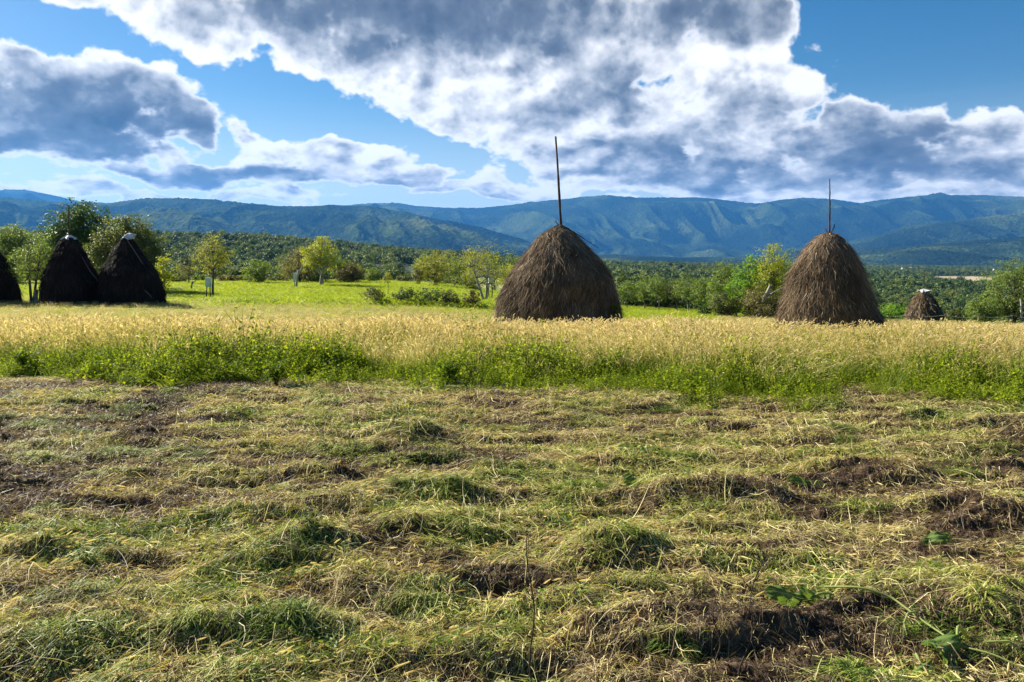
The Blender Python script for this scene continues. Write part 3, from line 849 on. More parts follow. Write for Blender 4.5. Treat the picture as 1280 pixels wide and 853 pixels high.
    # fresh green tufts regrowing and green lumps in the swath
    m = 210; cx, cy = sector_points(m, 2.9, 9.8, rng, .68, .9); cr = rng.uniform(.04, .20, m); q = np.concatenate([np.full(int(220 + 2600 * r_), i_) for i_, r_ in enumerate(cr)]); n = len(q)
    x = cx[q] + rng.normal(size=n) * cr[q]; y = cy[q] + rng.normal(size=n) * cr[q] * .6; rr_ = np.hypot((x - cx[q]) / cr[q], (y - cy[q]) / cr[q] / .6)
    base = np.stack([x, y, gz(x, y) + .045 * np.exp(-rr_ ** 2) * rng.random(n)], 1); a = np.arctan2(y - cy[q], x - cx[q]) + rng.normal(0, .9, n)
    d = unit(np.stack([np.cos(a) * .7, np.sin(a) * .7, rng.uniform(.2, 1.1, n)], 1)); L_ = rng.uniform(.03, .10, n)
    V, Q = blades(base, d, np.tile([0, 0, 1.], (n, 1)), L_, rng.uniform(.003, .008, n), np.stack([np.cos(a) * .3, np.sin(a) * .3, np.full(n, -.65)], 1), 2)
    tm = rng.uniform(.70, .95, m); add(V, Q, np.repeat(np.clip(tm[q] + rng.normal(0, .09, n), .5, 1), 6))
    # small leaves in the swath
    n = 60000
    x, y = sector_points(n, 2.6, 10.6, rng, .70, .8); tone = litter_tone(x, y) + (fbm(x * 1.5, y * 2.5, 201, 3) - .5) * .5
    k = tone > .56; x, y = x[k], y[k]; n = len(x)
    C = np.stack([x, y, gz(x, y) + rng.uniform(0, .06, n)], 1)
    N_ = unit(np.array([0, 0, 1.]) + rng.normal(size=(n, 3)) * .8)
    V, Q = leaf_quads(C, N_, rng.uniform(.012, .034, n) * (.7 + .06 * y), rng, .55)
    add(V, Q, np.repeat(np.clip(rng.normal(.88, .10, n), .55, 1), 4))
    me = make_mesh('mown_hay', np.concatenate(parts_V), np.concatenate(parts_Q), M['litter'], False, np.concatenate(T))
    link('mown_hay', me, kind='stuff')


def weed_edge(x): return 9.45 - .165 * x + 1.1 * (vnoise(x * .7 + 3, x * 0, 211) - .5) + .5 * (vnoise(x * 2.3, x * 0, 213) - .5)


def build_field_cover():
    rng = np.random.default_rng(5)
    # ---- leafy weeds along the mown edge
    protos = []
    for k in range(6): protos.append(weed_proto(rng).mesh('weed_plant', M['weed']))
    for k in range(3): protos.append(weed_proto(rng, .30, 6, .16, .085, 8).mesh('weed_plant', M['weed']))
    for k in range(2): protos.append(short_grass_proto(rng, 30, .35, .10, .010).mesh('weed_plant', M['weed']))
    wc = proto_collection('weed_sources', protos)
    x, y = sector_points(38000, 7.8, 24, rng, .70, .9)
    e = weed_edge(x); s = y - e
    right = sstep(x, -2, 6)
    patch = fbm(x * .55, y * .55, 221, 3)
    prob = sstep(s, -.25, .35) * np.clip(1.15 - s / (7.0 + 12 * (patch - .45) + 1.5 * right), 0, 1) ** 1.1
    k = rng.random(len(x)) < prob
    x, y, s = x[k], y[k], s[k]; n = len(x)
    sc = rng.uniform(.45, 1.05, n) * (.15 + 1.75 * fbm(x * .7, y * .9, 231, 3) ** 1.1) * (0.62 + .38 * sstep(s, 0, 1.2))
    pts = np.stack([x, y, gz(x, y) - .01], 1)
    instance_cover('weeds', pts, np.stack([rng.normal(0, .12, n), rng.normal(0, .12, n), rng.random(n) * 2 * PI], 1), np.stack([sc, sc, sc * rng.uniform(.8, 1.25, n)], 1), rng.integers(0, len(protos), n), wc)
    # ---- pale seeding grass
    protos = [foxtail_proto(rng, .10, 0).mesh('grass_clump', M['seed']) for _ in range(5)] + [foxtail_proto(rng, .16, .9).mesh('grass_clump', M['seed']) for _ in range(3)] \
        + [foxtail_proto(rng, .55, 0).mesh('grass_clump', M['seed']) for _ in range(5)]
    gc = proto_collection('grass_sources', protos)
    x, y = sector_points(84000, 8.2, 62, rng, .70, 1.25)
    ef = edge_far(x, y); s = y - weed_edge(x)
    fade = 1 - sstep(y, 27, 42)
    c = 640 + F * x / y
    fade = np.maximum(fade, sstep(c, 860, 1000))
    grn_ = rng.random(len(x)) < np.clip(1.15 - s / (6.5 + 5 * (fbm(x * .35, y * .35, 241, 3) - .5)), 0.06, 1)
    keep = (rng.random(len(x)) < np.where(grn_, sstep(s, .3, 3.5) * .75, 1) * (1 - green_mask(x, y)) * (.3 + .7 * fade)) & (y < ef + 1)
    for hx, hy, rr in STACK_SPOTS: keep &= np.hypot(x - hx, y - hy) > rr
    x, y, s, grn_ = x[keep], y[keep], s[keep], grn_[keep]; n = len(x)
    c = 640 + F * x / y
    windy = (rng.random(n) < sstep(c, 820, 1050)) & ~grn_
    greenish = grn_
    idx = np.where(windy, rng.integers(8, 13, n), np.where(greenish, rng.integers(5, 8, n), rng.integers(0, 5, n)))
    sc = rng.uniform(.7, 1.1, n) * (.72 + .28 * sstep(s, .5, 3)) * (1 - .58 * sstep(y, 14, 25))
    rz = np.where(windy, rng.normal(0, .35, n), rng.random(n) * 2 * PI)
    wide = 1 + .018 * np.clip(y - 12, 0, 50); sc = sc * (.7 + .6 * fbm(x * .5, y * .5, 251, 3))
    instance_cover('pale_meadow_grass', np.stack([x, y, gz(x, y) - .01], 1), np.stack([rng.normal(0, .08, n), rng.normal(0, .08, n), rz], 1),
                   np.stack([sc * wide, sc * wide, sc], 1), idx, gc)
    # ---- short green meadow
    protos = [short_grass_proto(rng).mesh('short_tuft', M['short']) for _ in range(5)]
    sc_ = proto_collection('short_grass_sources', protos)
    x, y = sector_points(45000, 33, 112, rng, .70, .9)
    keep = (rng.random(len(x)) < .1 + .9 * green_mask(x, y)) & (y < edge_far(x, y) + 8)
    x, y = x[keep], y[keep]; n = len(x)
    k = rng.uniform(.8, 1.6, n) * (1 + .012 * y)
    instance_cover('green_meadow_grass', np.stack([x, y, gz(x, y)], 1), np.stack([0 * x, 0 * x, rng.random(n) * 6.28], 1), np.stack([k * 1.4, k * 1.4, k * .9], 1), rng.integers(0, 5, n), sc_)


def build_forest():
    rng = np.random.default_rng(9)
    near = [crown_blob(rng, 1100, .07, rng.uniform(.75, 1.0)).mesh('wood_tree', M['forest']) for _ in range(6)]
    near += [crown_blob(rng, 1100, .07, 1.1).mesh('wood_tree', M['forest']) for _ in range(2)]
    far = [crown_blob(rng, 260, .15, rng.uniform(.75, 1.0)).mesh('wood_tree', M['forest']) for _ in range(6)]
    far += [crown_blob(rng, 260, .14, 1.05).mesh('wood_tree', M['forest']) for _ in range(2)]
    coll = proto_collection('forest_sources', near + far)
    X = []; Y = []
    for y0, y1, n, pw in ((78, 400, 5200, .55), (400, 3600, 52000, .9)):
        x, y = sector_points(n, y0, y1, rng, .78, pw); X.append(x); Y.append(y)
    x = np.concatenate(X); y = np.concatenate(Y)
    c = 640 + F * x / y
    d = fbm(x / 90, y / 90, 301, 3)
    thin = np.interp(y, [0, 150, 400, 700], [.42, .42, .30, .22])
    thin = thin + .12 * ((c > 500) & (c < 700) & (y < 900))
    keep = (y > edge_far(x, y) + 7) & (meadow_patch(x, y) < .4) & (d > thin) & (rng.random(len(x)) < .92)
    # keep the open strip clear of crowns in front of it
    keep &= ~((np.abs(c - 1205) < 40) & (y > 960) & (y < 1750))
    keep &= ~((c > 205) & (c < 460) & (y < 130)) & ~((c > 460) & (c < 640) & (y < 150))
    x, y = x[keep], y[keep]; n = len(x)
    z = gz(x, y)
    s = rng.uniform(.65, 1.12, n) * np.interp(y, [80, 150, 300, 700, 3600], [3.4, 4.4, 7, 10, 14])
    idx = np.where(y < 420, rng.integers(0, 8, n), rng.integers(8, 16, n))
    instance_cover('valley_woodland', np.stack([x, y, z], 1), np.stack([0 * x, 0 * x, rng.random(n) * 6.28], 1),
                   np.stack([s, s, s * rng.uniform(.75, 1.15, n)], 1), idx, coll)


# ------------------------------------------------------------------ trees
def make_tree(name, label, cat, X, Y, base_row, top_row, width_px, col='light', trunk_h=.25, nleaf=3500, leaf=.11,  group=None, seed=0, bark='bark',
              lean=0.0, dense=1.0, conic=False, trunk_r=None, forks=1, kx=None, droop=0.0, flat=False):
    rng = np.random.default_rng(seed)
    nleaf = int(nleaf * 1.45); x = (X - 640) / F * Y
    z0 = float(gz(x, Y)) if base_row is None else None
    zt = CH + (HZ - top_row) / F * Y
    if z0 is None: z0 = float(gz(x, Y))
    H = max(zt - z0, .8); R = width_px / F * Y / 2
    e = bpy.data.objects.new(name, None); COL.objects.link(e); e.location = (x, Y, z0); e.empty_display_size = .3
    e['label'] = label; e['category'] = cat
    if group: e['group'] = group
    g = Geo(); tr = trunk_r or max(.04, H * .022)
    kc = int(16 + 26 * dense)
    zc0 = trunk_h * H; cz = (zc0 + H) / 2; hz = (H - zc0) / 2
    # crown clump centres inside an uneven envelope
    cents = []
    ph = rng.random(3) * 6.28
    while len(cents) < kc:
        p = rng.uniform(-1, 1, 3)
        r_ = math.hypot(p[0], p[1]); lim = math.sqrt(max(0, 1 - p[2] ** 2)) if not conic else (1 - p[2]) / 2 * .95 + .05
        if flat: lim = math.sqrt(max(0, 1 - max(p[2], -.2) ** 2))
        if r_ > lim or (r_ < .35 * lim and rng.random() < .6): continue
        a = math.atan2(p[1], p[0]); wob = 1 + .22 * math.sin(2 * a + ph[0]) * math.sin(3 * p[2] + ph[1])
        cents.append((p[0] * R * .84 * wob + lean * (cz + p[2] * hz), p[1] * R * .84 * wob, cz + p[2] * hz * (.88 if p[2] > 0 else 1)))
    cents = np.array(cents)
    # a leader at the very top so the height matches
    cents[0] = (lean * H + rng.normal(0, .1) * R, 0, H * .93)
    trunks = []
    for f in range(forks):
        off = (f - (forks - 1) / 2) * R * .35
        t = np.linspace(0, 1, 8)
        top = np.array([lean * H * .8 + off * 1.6, rng.normal(0, .05) * R, H * .78])
        pts = np.stack([top[0] * t ** 1.2 + np.sin(t * 5 + ph[0]) * tr * .9 * t, top[1] * t + np.cos(t * 4 + ph[1]) * tr * .7 * t, -.12 + (top[2] + .12) * t], 1)
        if forks > 1: pts[:, 0] += (f - (forks - 1) / 2) * tr * 1.3
        rad = tr * (1 - .82 * t) * (1.35 - .35 * np.minimum(t * 8, 1))
        tube(g, pts, rad, 8, .5); trunks.append((pts, rad))
    for c_ in cents:
        pts, rad = trunks[rng.integers(0, forks)]
        zs = max(trunk_h * H * .55, c_[2] - (.25 + .35 * rng.random()) * math.hypot(c_[0], c_[1]) - .1 * H)
        k = int(np.clip(np.searchsorted(pts[:, 2], zs), 1, 6))
        s = pts[k]; t = np.linspace(0, 1, 6)[:, None]
        mid = (s + c_) / 2 + np.array([0, 0, .06 * H]) * rng.uniform(-.4, 1) + rng.normal(0, .05, 3) * R
        bp = (1 - t) ** 2 * s + 2 * t * (1 - t) * mid + t ** 2 * c_
        tube(g, bp, rad[k] * np.linspace(.6, .12, 6), 5, .5)
        for q in range(2):
            ee = c_ + rng.normal(0, .16, 3) * R; b0 = bp[3]
            tube(g, b0 + (ee - b0) * np.linspace(0, 1, 4)[:, None], rad[k] * np.linspace(.25, .06, 4), 3, .5)
    link('trunk', g.mesh('trunk', M[bark], True), e)
    # leaves, in shoots around each clump centre
    cr = (R * hz * R) ** (1 / 3) * (.25 if dense >= 1 else .22)
    sub = np.repeat(cents, 7, 0) + rng.normal(size=(len(cents) * 7, 3)) * cr * .62
    w = rng.integers(0, len(sub), nleaf)
    C = sub[w] + rng.normal(size=(nleaf, 3)) * cr * .30 * np.array([1, 1, .8])
    C[:, 2] -= droop * np.abs(rng.normal(size=nleaf)) * cr
    C[:, 2] = np.clip(C[:, 2], .06 if trunk_h < .15 else zc0 * .8, H * 1.02)
    N_ = unit(unit(C - np.array([lean * cz, 0, cz])) * .5 + np.array([0, 0, .5]) + rng.normal(size=(nleaf, 3)) * .6)
    V, Q = leaf_quads(C, N_, leaf * rng.uniform(.6, 1.35, nleaf), rng, .62)
    tt = rng.normal(0, .14, len(sub))[w] + rng.normal(.5, .15, nleaf)
    gl = Geo(); gl.add(V, Q, np.repeat(np.clip(tt, 0, 1), 4))
    link('crown', gl.mesh('crown', M['leaf_' + col]), e)
    return e


def build_trees():
    T = make_tree
    gl = 'trees behind the dark haystacks'
    T('broadleaf_tree', 'tallest dark green tree behind the two white-capped haystacks', 'tree', 102, 76, 352, 250, 84, 'dark', .1, 15000, .20, gl, 1, dense=2.6)
    T('broadleaf_tree', 'wide rounded dusty olive tree above the second white-capped haystack', 'tree', 156, 68, 352, 271, 92, 'olive', .12, 17000, .17, gl, 2, dense=2.8)
    T('broadleaf_tree', 'dense tree with yellowing top at the left edge of the photo', 'tree', 14, 92, 352, 281, 60, 'light', .05, 7000, .19, gl, 3, dense=2)
    T('broadleaf_tree', 'low bushy dark tree between the left edge tree and the tallest tree', 'tree', 58, 90, 352, 284, 50, 'dark', .05, 6000, .19, gl, 4, dense=1.6)
    T('broadleaf_tree', 'dense tree just beyond the left edge tree', 'tree', -38, 90, 352, 276, 60, 'dark', .05, 5000, .19, gl, 5, dense=1.8)
    T('broadleaf_tree', 'low dark tree filling the gap between the two white-capped haystacks', 'tree', 122, 82, 352, 312, 60, 'dark', .03, 5500, .18, gl, 6, dense=1.8)
    T('young_tree', 'pale green young tree with forked trunk left of the dark haystacks', 'tree', 41, 45.5, 372, 290, 56, 'light', .27, 3000, .085, None, 7, forks=2, dense=1.1)
    T('young_tree', 'yellow leaved tree right beside the second white-capped haystack', 'tree', 206, 60, 372, 319, 34, 'yellow', .12, 1700, .13, None, 8, dense=.8)
    T('fruit_tree', 'upright yellow-green tree with a pale box at its trunk', 'tree', 266, 61, 372, 292, 50, 'autumn', .30, 3000, .105, None, 9, dense=1.2)
    T('fruit_tree', 'thin grey-green tree behind the leaning pale post', 'tree', 236, 84, 352, 318, 26, 'brown', .25, 700, .12, None, 10, dense=.4)
    T('fruit_tree', 'low spreading olive green tree right of the tree with the box', 'tree', 322, 88, 356, 325, 44, 'light', .08, 3000, .15, None, 11, dense=1.2)
    T('fruit_tree', 'brownish bushy tree left of the bright yellow tree', 'tree', 374, 92, 354, 312, 54, 'brown', .1, 4200, .15, None, 12, dense=1.6)
    T('fruit_tree', 'bright yellow-green tree with whitewashed leaning trunk', 'tree', 402, 82, 352, 297, 52, 'yellow', .30, 4500, .14, None, 13, bark='pale_bark', dense=1.4, trunk_r=.24)
    T('fruit_tree', 'slim green tree just right of the bright yellow tree', 'tree', 424, 93, 352, 320, 30, 'light', .15, 1500, .15, None, 14, dense=.8)
    T('bush', 'dark rounded bush at the right foot of the bright yellow tree', 'bush', 437, 92, 352, 330, 42, 'brown', .0, 3600, .15, 'bushes on the far edge of the green meadow', 15, dense=1.8)
    T('bush', 'low dark bush behind the whitewashed trunk', 'bush', 392, 96, 352, 334, 56, 'dark', .0, 3600, .16, 'bushes on the far edge of the green meadow', 16, dense=1.8)
    T('sapling', 'tiny thin sapling standing alone in the green meadow', 'sapling', 485, 64, 366, 341, 17, 'autumn', .5, 260, .10, None, 17, dense=.3, trunk_r=.035)
    T('bush', 'small pale bush left of the lone sapling on the skyline of the meadow', 'bush', 466, 98, 352, 335, 24, 'light', .0, 1500, .15, 'bushes on the far edge of the green meadow', 18, dense=1)
    T('fruit_tree', 'orange-tinged spreading tree left of the leaning pale-trunked tree', 'tree', 543, 92, 352, 314, 56, 'autumn', .12, 4200, .15, None, 19, dense=1.4)
    T('young_tree', 'small dark upright tree left of the orange-tinged tree', 'tree', 522, 90, 352, 334, 16, 'brown', .1, 700, .14, None, 191, dense=.6)
    T('fruit_tree', 'open leaning tree with forked pale trunk left of the big haystack', 'tree', 606, 62, 366, 309, 80, 'autumn', .36, 2900, .10, None, 20, bark='pale_bark', lean=-.10, forks=2, dense=1.1, trunk_r=.12)
    T('bush', 'round yellow bush behind the leaning pale-trunked tree', 'bush', 591, 90, 352, 345, 26, 'yellow', .0, 1500, .14, 'bushes on the far edge of the green meadow', 21, dense=1)
    T('fruit_tree', 'yellow leafy tree half behind the big haystack', 'tree', 636, 84, 356, 330, 34, 'yellow', .1, 2400, .13, None, 22, dense=1)
    T('fruit_tree', 'pale green tree behind the open leaning tree', 'tree', 568, 104, 352, 322, 34, 'light', .1, 1800, .17, None, 23, dense=1)
    k = 30
    for (px, top, w, Y, c, lab) in ((222, 344, 34, 92, 'olive', 'grey-green bush behind the yellow tree and the leaning pale post'), (286, 350, 30, 94, 'brown', 'low brownish bush just right of the tree with the box'),
                               (305, 346, 26, 96, 'brown', 'greyish scrub bush between the boxed tree and the low olive tree'), (346, 344, 32, 96, 'olive', 'olive bush left of the brownish tree'),
                               (505, 343, 26, 104, 'olive', 'small olive bush on the far meadow edge right of the sapling'), (250, 346, 26, 98, 'light', 'light green bush behind the boxed tree'),
                               (188, 345, 30, 90, 'light', 'light green bush glimpsed between second haystack and yellow tree')):
        T('bush', lab, 'bush', px, Y, None, top, w, c, 0, 1500, .16, 'bushes on the far edge of the green meadow', k, dense=1); k += 1
    # light trees on the slope behind the green meadow
    gb = 'scattered trees on the slope beyond the meadow'
    for (px, top, w, Y, c, lab) in ((530, 316, 26, 150, 'light', 'pale tree on the slope above the small dark upright tree'), (562, 312, 30, 170, 'olive', 'olive tree on the slope behind the orange-tinged tree'),
                               (583, 318, 24, 160, 'light', 'light green tree on the slope left of the leaning tree crown'), (618, 311, 26, 180, 'light', 'light green tree on the slope just right of the leaning tree top'),
                               (640, 313, 26, 170, 'light', 'pale green tree on the slope left of the big haystack'), (655, 318, 24, 150, 'olive', 'olive tree on the slope touching the big haystack'),
                               (355, 325, 22, 170, 'light', 'light tree on the slope seen left of the brownish tree'), (445, 322, 22, 190, 'olive', 'olive tree on the slope behind the dark rounded bush')):
        T('slope_tree', lab, 'tree', px, Y, None, top, w, c, .1, 1300, .30, gb, k, dense=1); k += 1
    # row of orchard trees right of the big haystack
    go = 'orchard trees between the two big haystacks'
    for (px, top, w, Y, c, lab, bk) in ((784, 352, 34, 66, 'light', 'low leafy orchard tree touching the right side of the big haystack', 'bark'), (806, 346, 34, 68, 'light', 'second orchard tree from the big haystack', 'bark'),
                               (824, 344, 34, 65, 'light', 'orchard tree with grey forked trunk, third from the big haystack', 'pale_bark'), (846, 347, 32, 64, 'olive', 'dull olive orchard tree in the middle of the row', 'pale_bark'),
                               (860, 343, 38, 62, 'light', 'yellowish orchard tree with a thin trunk standing clear of the shade', 'pale_bark'), (882, 349, 34, 60, 'light', 'orchard tree just left of the tall yellow-green thicket', 'bark')):
        T('orchard_tree', lab, 'tree', px, Y, None, top, w, c, .28, 2100, .105, go, k, bark=bk, dense=1); k += 1
    for (px, top, w, Y, lab) in ((796, 352, 46, 76, 'dark thicket behind the orchard trees nearest the big haystack'), (834, 354, 50, 76, 'dark thicket behind the middle orchard trees'), (872, 354, 50, 74, 'dark thicket behind the last orchard trees')):
        T('thicket', lab, 'bush', px, Y, None, top, w, 'dark', 0, 3600, .15, 'dark thickets behind the orchard row', k, dense=1.6); k += 1
    gt = 'tall yellow-green shrubs left of the right haystack'
    for (px, top, w, Y, c, lab, n) in ((907, 326, 46, 52, 'light', 'lower green shrub at the left end of the tall thicket', 4200), (936, 319, 48, 50, 'vivid', 'fresh green shrub in the middle of the tall thicket', 4600),
                               (966, 306, 50, 49, 'yellow', 'tallest yellow-green shrub of the thicket beside the right haystack', 5000), (990, 312, 44, 51, 'light', 'shrub half hidden behind the left side of the right haystack', 3600),
                               (950, 358, 66, 47, 'brown', 'low brownish bramble at the foot of the tall thicket', 3600), (906, 366, 40, 48, 'olive', 'low olive bramble at the left foot of the tall thicket', 2600)):
        T('shrub', lab, 'bush', px, Y, None, top, w, c, .0, n, .105, gt, k, dense=1.7); k += 1
    T('bush', 'bright green bush between the right haystack and the small far haystack', 'bush', 1114, 62, None, 380, 44, 'vivid', 0, 2600, .12, None, 80, dense=1.3)
    T('bush', 'bright low bush at the left foot of the small far haystack', 'bush', 1088, 60, None, 384, 36, 'vivid', 0, 1700, .12, None, 81, dense=1)
    T('broadleaf_tree', 'large leafy tree at the right edge of the photo', 'tree', 1268, 47, None, 324, 74, 'light', .06, 7500, .10, None, 82, dense=2.2)
    T('bush', 'low leafy bush left of the right edge tree', 'bush', 1226, 47, None, 372, 40, 'light', 0, 2200, .10, 'low bushes along the wire fence', 83, dense=1.2)
    T('bush', 'small bush right of the small far haystack', 'bush', 1196, 50, None, 387, 30, 'olive', 0, 1300, .10, 'low bushes along the wire fence', 84, dense=1)
    T('broadleaf_tree', 'leafy tree just outside the right edge', 'tree', 1330, 47, None, 318, 80, 'olive', .06, 4500, .12, None, 85, dense=2)
    # tussocks along the bank
    gk = 'dark tussocks along the bank of the green meadow'
    for (px, top, w, Y, c, lab) in ((590, 372, 20, 48.6, 'brown', 'brownish tussock on the bank, nearest the big haystack'), (562, 377, 22, 48.6, 'olive', 'green tussock just left of the brownish one'), (536, 374, 34, 48.6, 'dark', 'largest dark tussock in the middle of the bank'),
                               (505, 377, 30, 48.4, 'dark', 'low dark tussock left of the largest one on the bank'), (468, 380, 30, 48.2, 'olive', 'low flat tussock on the bank below the lone sapling'), (880, 388, 16, 50, 'dark', 'small dark tussock in front of the orchard row')):
        T('tussock', lab, 'bush', px, Y, None, top + 1, w * 1.25, c, 0, 1100, .085, gk, k, dense=.8, flat=True); k += 1


# ------------------------------------------------------------------ haystacks
STACKS = {
 # profile: image row, left column, right column; distance
 'centre': dict(Y=28.0, base=413, prof=[(281, 698, 703), (284, 692, 708), (290, 681, 716), (298, 671, 724), (308, 664, 733), (320, 655, 745), (335, 644, 757), (350, 634, 766), (365, 627, 771), (380, 621, 775), (395, 618, 777), (413, 615, 779)], cx=699),
 'right': dict(Y=27.0, base=420, prof=[(291, 1033, 1041), (293, 1026, 1046), (298, 1019, 1053), (310, 1009, 1062), (325, 999, 1070), (340, 990, 1076), (355, 984, 1082), (370, 980, 1088), (385, 977, 1093), (400, 974, 1101), (412, 971, 1107), (420, 970, 1110)], cx=1040),
 'left1': dict(Y=46.0, base=379, prof=[(297, 83, 92), (302, 77, 97), (312, 72, 102), (325, 67, 108), (340, 60, 116), (352, 56, 122), (365, 54, 125), (379, 53, 127)], cx=89),
 'left2': dict(Y=46.0, base=379, prof=[(296, 156, 163), (302, 151, 167), (312, 145, 173), (322, 140, 180), (332, 133, 189), (342, 128, 196), (355, 126, 201), (368, 125, 204), (379, 125, 205)], cx=163),
 'left0': dict(Y=46.0, base=377, prof=[(300, -24, -16), (312, -34, -6), (325, -42, 3), (340, -50, 10), (355, -56, 17), (377, -60, 23)], cx=-20),
 'small': dict(Y=52.0, base=406, prof=[(363, 1152, 1158), (367, 1148, 1162), (375, 1143, 1168), (385, 1138, 1173), (395, 1134, 1177), (406, 1131, 1179)], cx=1155),
}
STACK_SPOTS = []
for k_, s_ in STACKS.items():
    w_ = (s_['prof'][-1][2] - s_['prof'][-1][1]) / 2 / F * s_['Y']
    STACK_SPOTS.append(((s_['cx'] - 640) / F * s_['Y'], s_['Y'], w_ * .92))


def hay_body(s, n_strands, mat, seed, sw=.020, slen=(.25, .6), rough=1.0, sides=96):
    rng = np.random.default_rng(seed)
    Y = s['Y']; k = Y / F
    x0 = (s['cx'] - 640) * k; z0 = float(gz(x0, Y)) - .05
    pr = np.array(s['prof'], float)
    zz = CH + (HZ - pr[:, 0]) * k - z0
    cc = (pr[:, 1] + pr[:, 2]) / 2 * k - s['cx'] * k; rr = (pr[:, 2] - pr[:, 1]) / 2 * k
    zz[-1] = 0; rr = rr * np.interp(pr[:, 0], [pr[0, 0], pr[0, 0] * .5 + pr[-1, 0] * .5, pr[-1, 0]], [1, .975, .92]) - .02
    rr = np.maximum(rr, .04)
    order = np.argsort(zz); zz, cc, rr = zz[order], cc[order], rr[order]
    H = zz[-1]
    ph = rng.random(6) * 6.28
    def surf(th, z):
        r = np.interp(z, zz, rr); c = np.interp(z, zz, cc)
        lum = 1 + .030 * np.sin(2 * th + ph[0] + z) + .022 * np.sin(5 * th + ph[1] + 2 * z) + .13 * (fbm(th * 1.6 + 20, z * 1.5, seed + 5, 4) - .5) * (1 - np.abs(np.cos(th)) * .5)
        r = r * lum + rough * .035 * (vnoise(th * 14, z * 2.5, seed + 9) - .5)
        return c + r * np.cos(th), r * np.sin(th), r
    zl = H * (1 - (1 - np.linspace(0, 1, 60)) ** 1.3)
    th = np.linspace(0, 2 * PI, sides, endpoint=False)
    Th, Zl = np.meshgrid(th, zl)
    X_, Y_, _ = surf(Th, Zl)
    V = np.stack([X_, Y_, Zl], -1).reshape(-1, 3); m = sides
    i = np.arange(59)[:, None] * m; j = np.arange(m)[None]; j2 = (j + 1) % m
    Q = np.stack([i + j, i + j2, i + m + j2, i + m + j], -1).reshape(-1, 4)
    g = Geo(); g.add(V, Q, .22)
    cap = [(cc[-1], 0, H + .02)]; b = 59 * m
    cv = np.vstack([V[b:b + m], cap]); g.add(cv, [(q, (q + 1) % m, m, m) for q in range(0)] or np.zeros((0, 4), int), .3)
    # hanging strands
    n = n_strands
    # choose heights by area
    hz = np.linspace(0, H, 200); wgt = np.interp(hz, zz, rr) + .15; cdf = np.cumsum(wgt); cdf /= cdf[-1]
    z1 = np.interp(rng.random(n), cdf, hz); t0 = rng.random(n) * 2 * PI
    Ls = rng.uniform(*slen, n); segs = 3
    t = np.linspace(0, 1, segs + 1)[None]
    drift = rng.normal(0, .34, n)
    rloc = np.maximum(np.interp(z1, zz, rr), .08)
    slope = np.interp(z1, hz, np.gradient(np.interp(hz, zz, rr), hz))
    dz = Ls / np.sqrt(1 + slope ** 2)
    Z = z1[:, None] - dz[:, None] * t
    TH = t0[:, None] + drift[:, None] * t * (Ls / rloc)[:, None]
    sx, sy, r_ = surf(TH, np.maximum(Z, 0))
    out = rng.uniform(.0, .045, n)[:, None] + (rng.random(n) < .22)[:, None] * t ** 2 * (rng.uniform(.12, .48, n) ** 2)[:, None]
    low = np.clip(.25 - Z, 0, 1)
    ox = np.cos(TH) * (out + low * .10); oy = np.sin(TH) * (out + low * .10)
    C = np.stack([sx + ox, sy + oy, np.maximum(Z, .005)], -1)
    sd = np.stack([-np.sin(TH), np.cos(TH), 0 * TH], -1) + rng.normal(0, .5, (n, 1, 3))
    tg = unit(np.gradient(C, axis=1)); sd = unit(sd - (sd * tg).sum(-1, keepdims=True) * tg)
    w = sw * rng.uniform(.4, 1.2, n)[:, None] * (1 - .7 * t ** 2) * .5
    V = np.stack([C - sd * w[..., None], C + sd * w[..., None]], 2).reshape(-1, 3)
    b = np.arange(n)[:, None] * 2 * (segs + 1) + np.arange(segs)[None] * 2
    Q = np.stack([b, b + 1, b + 3, b + 2], -1).reshape(-1, 4)
    tn = rng.normal(.42, .17, n) + .5 * (fbm(t0 * 1.8, z1 * 1.6, seed + 31, 3) - .5) + .12 * (z1 / H > .82)
    tn = np.where(rng.random(n) < .02, .95, tn)
    g.add(V, Q, np.repeat(np.clip(tn, 0, 1), 2 * (segs + 1)))
    return g.mesh('hay', mat), (x0, Y, z0), H, surf


def stack_thing(key, label, group, n, mat, seed, **kw):
    s = STACKS[key]
    me, loc, H, surf = hay_body(s, n, mat, seed, **kw)
    e = bpy.data.objects.new('haystack', None); COL.objects.link(e); e.location = loc; e['label'] = label; e['category'] = 'haystack'; e['group'] = group
    link('hay', me, e)
    return e, loc, H, surf


def local(e_loc, px, py, Y, dy=0.0): return PX(px, py, Y) - np.array(e_loc) + np.array([0, dy, 0])


def rod(parent, name, pts, rad, mat, sides=8, label=None):
    g = Geo(); tube(g, pts, rad, sides); return link(name, g.mesh(name, M[mat], True), parent, label=label)


def knobbly(p0, p1, r0, r1, seed, n=14, wob=.012):
    rng = np.random.default_rng(seed); t = np.linspace(0, 1, n)[:, None]
    pts = np.array(p0) * (1 - t) + np.array(p1) * t; pts[:, 0] += np.cumsum(rng.normal(0, wob, n)) * np.sin(t[:, 0] * PI); pts[:, 1] += rng.normal(0, wob, n)
    return pts, np.linspace(r0, r1, n) * rng.uniform(.85, 1.15, n)


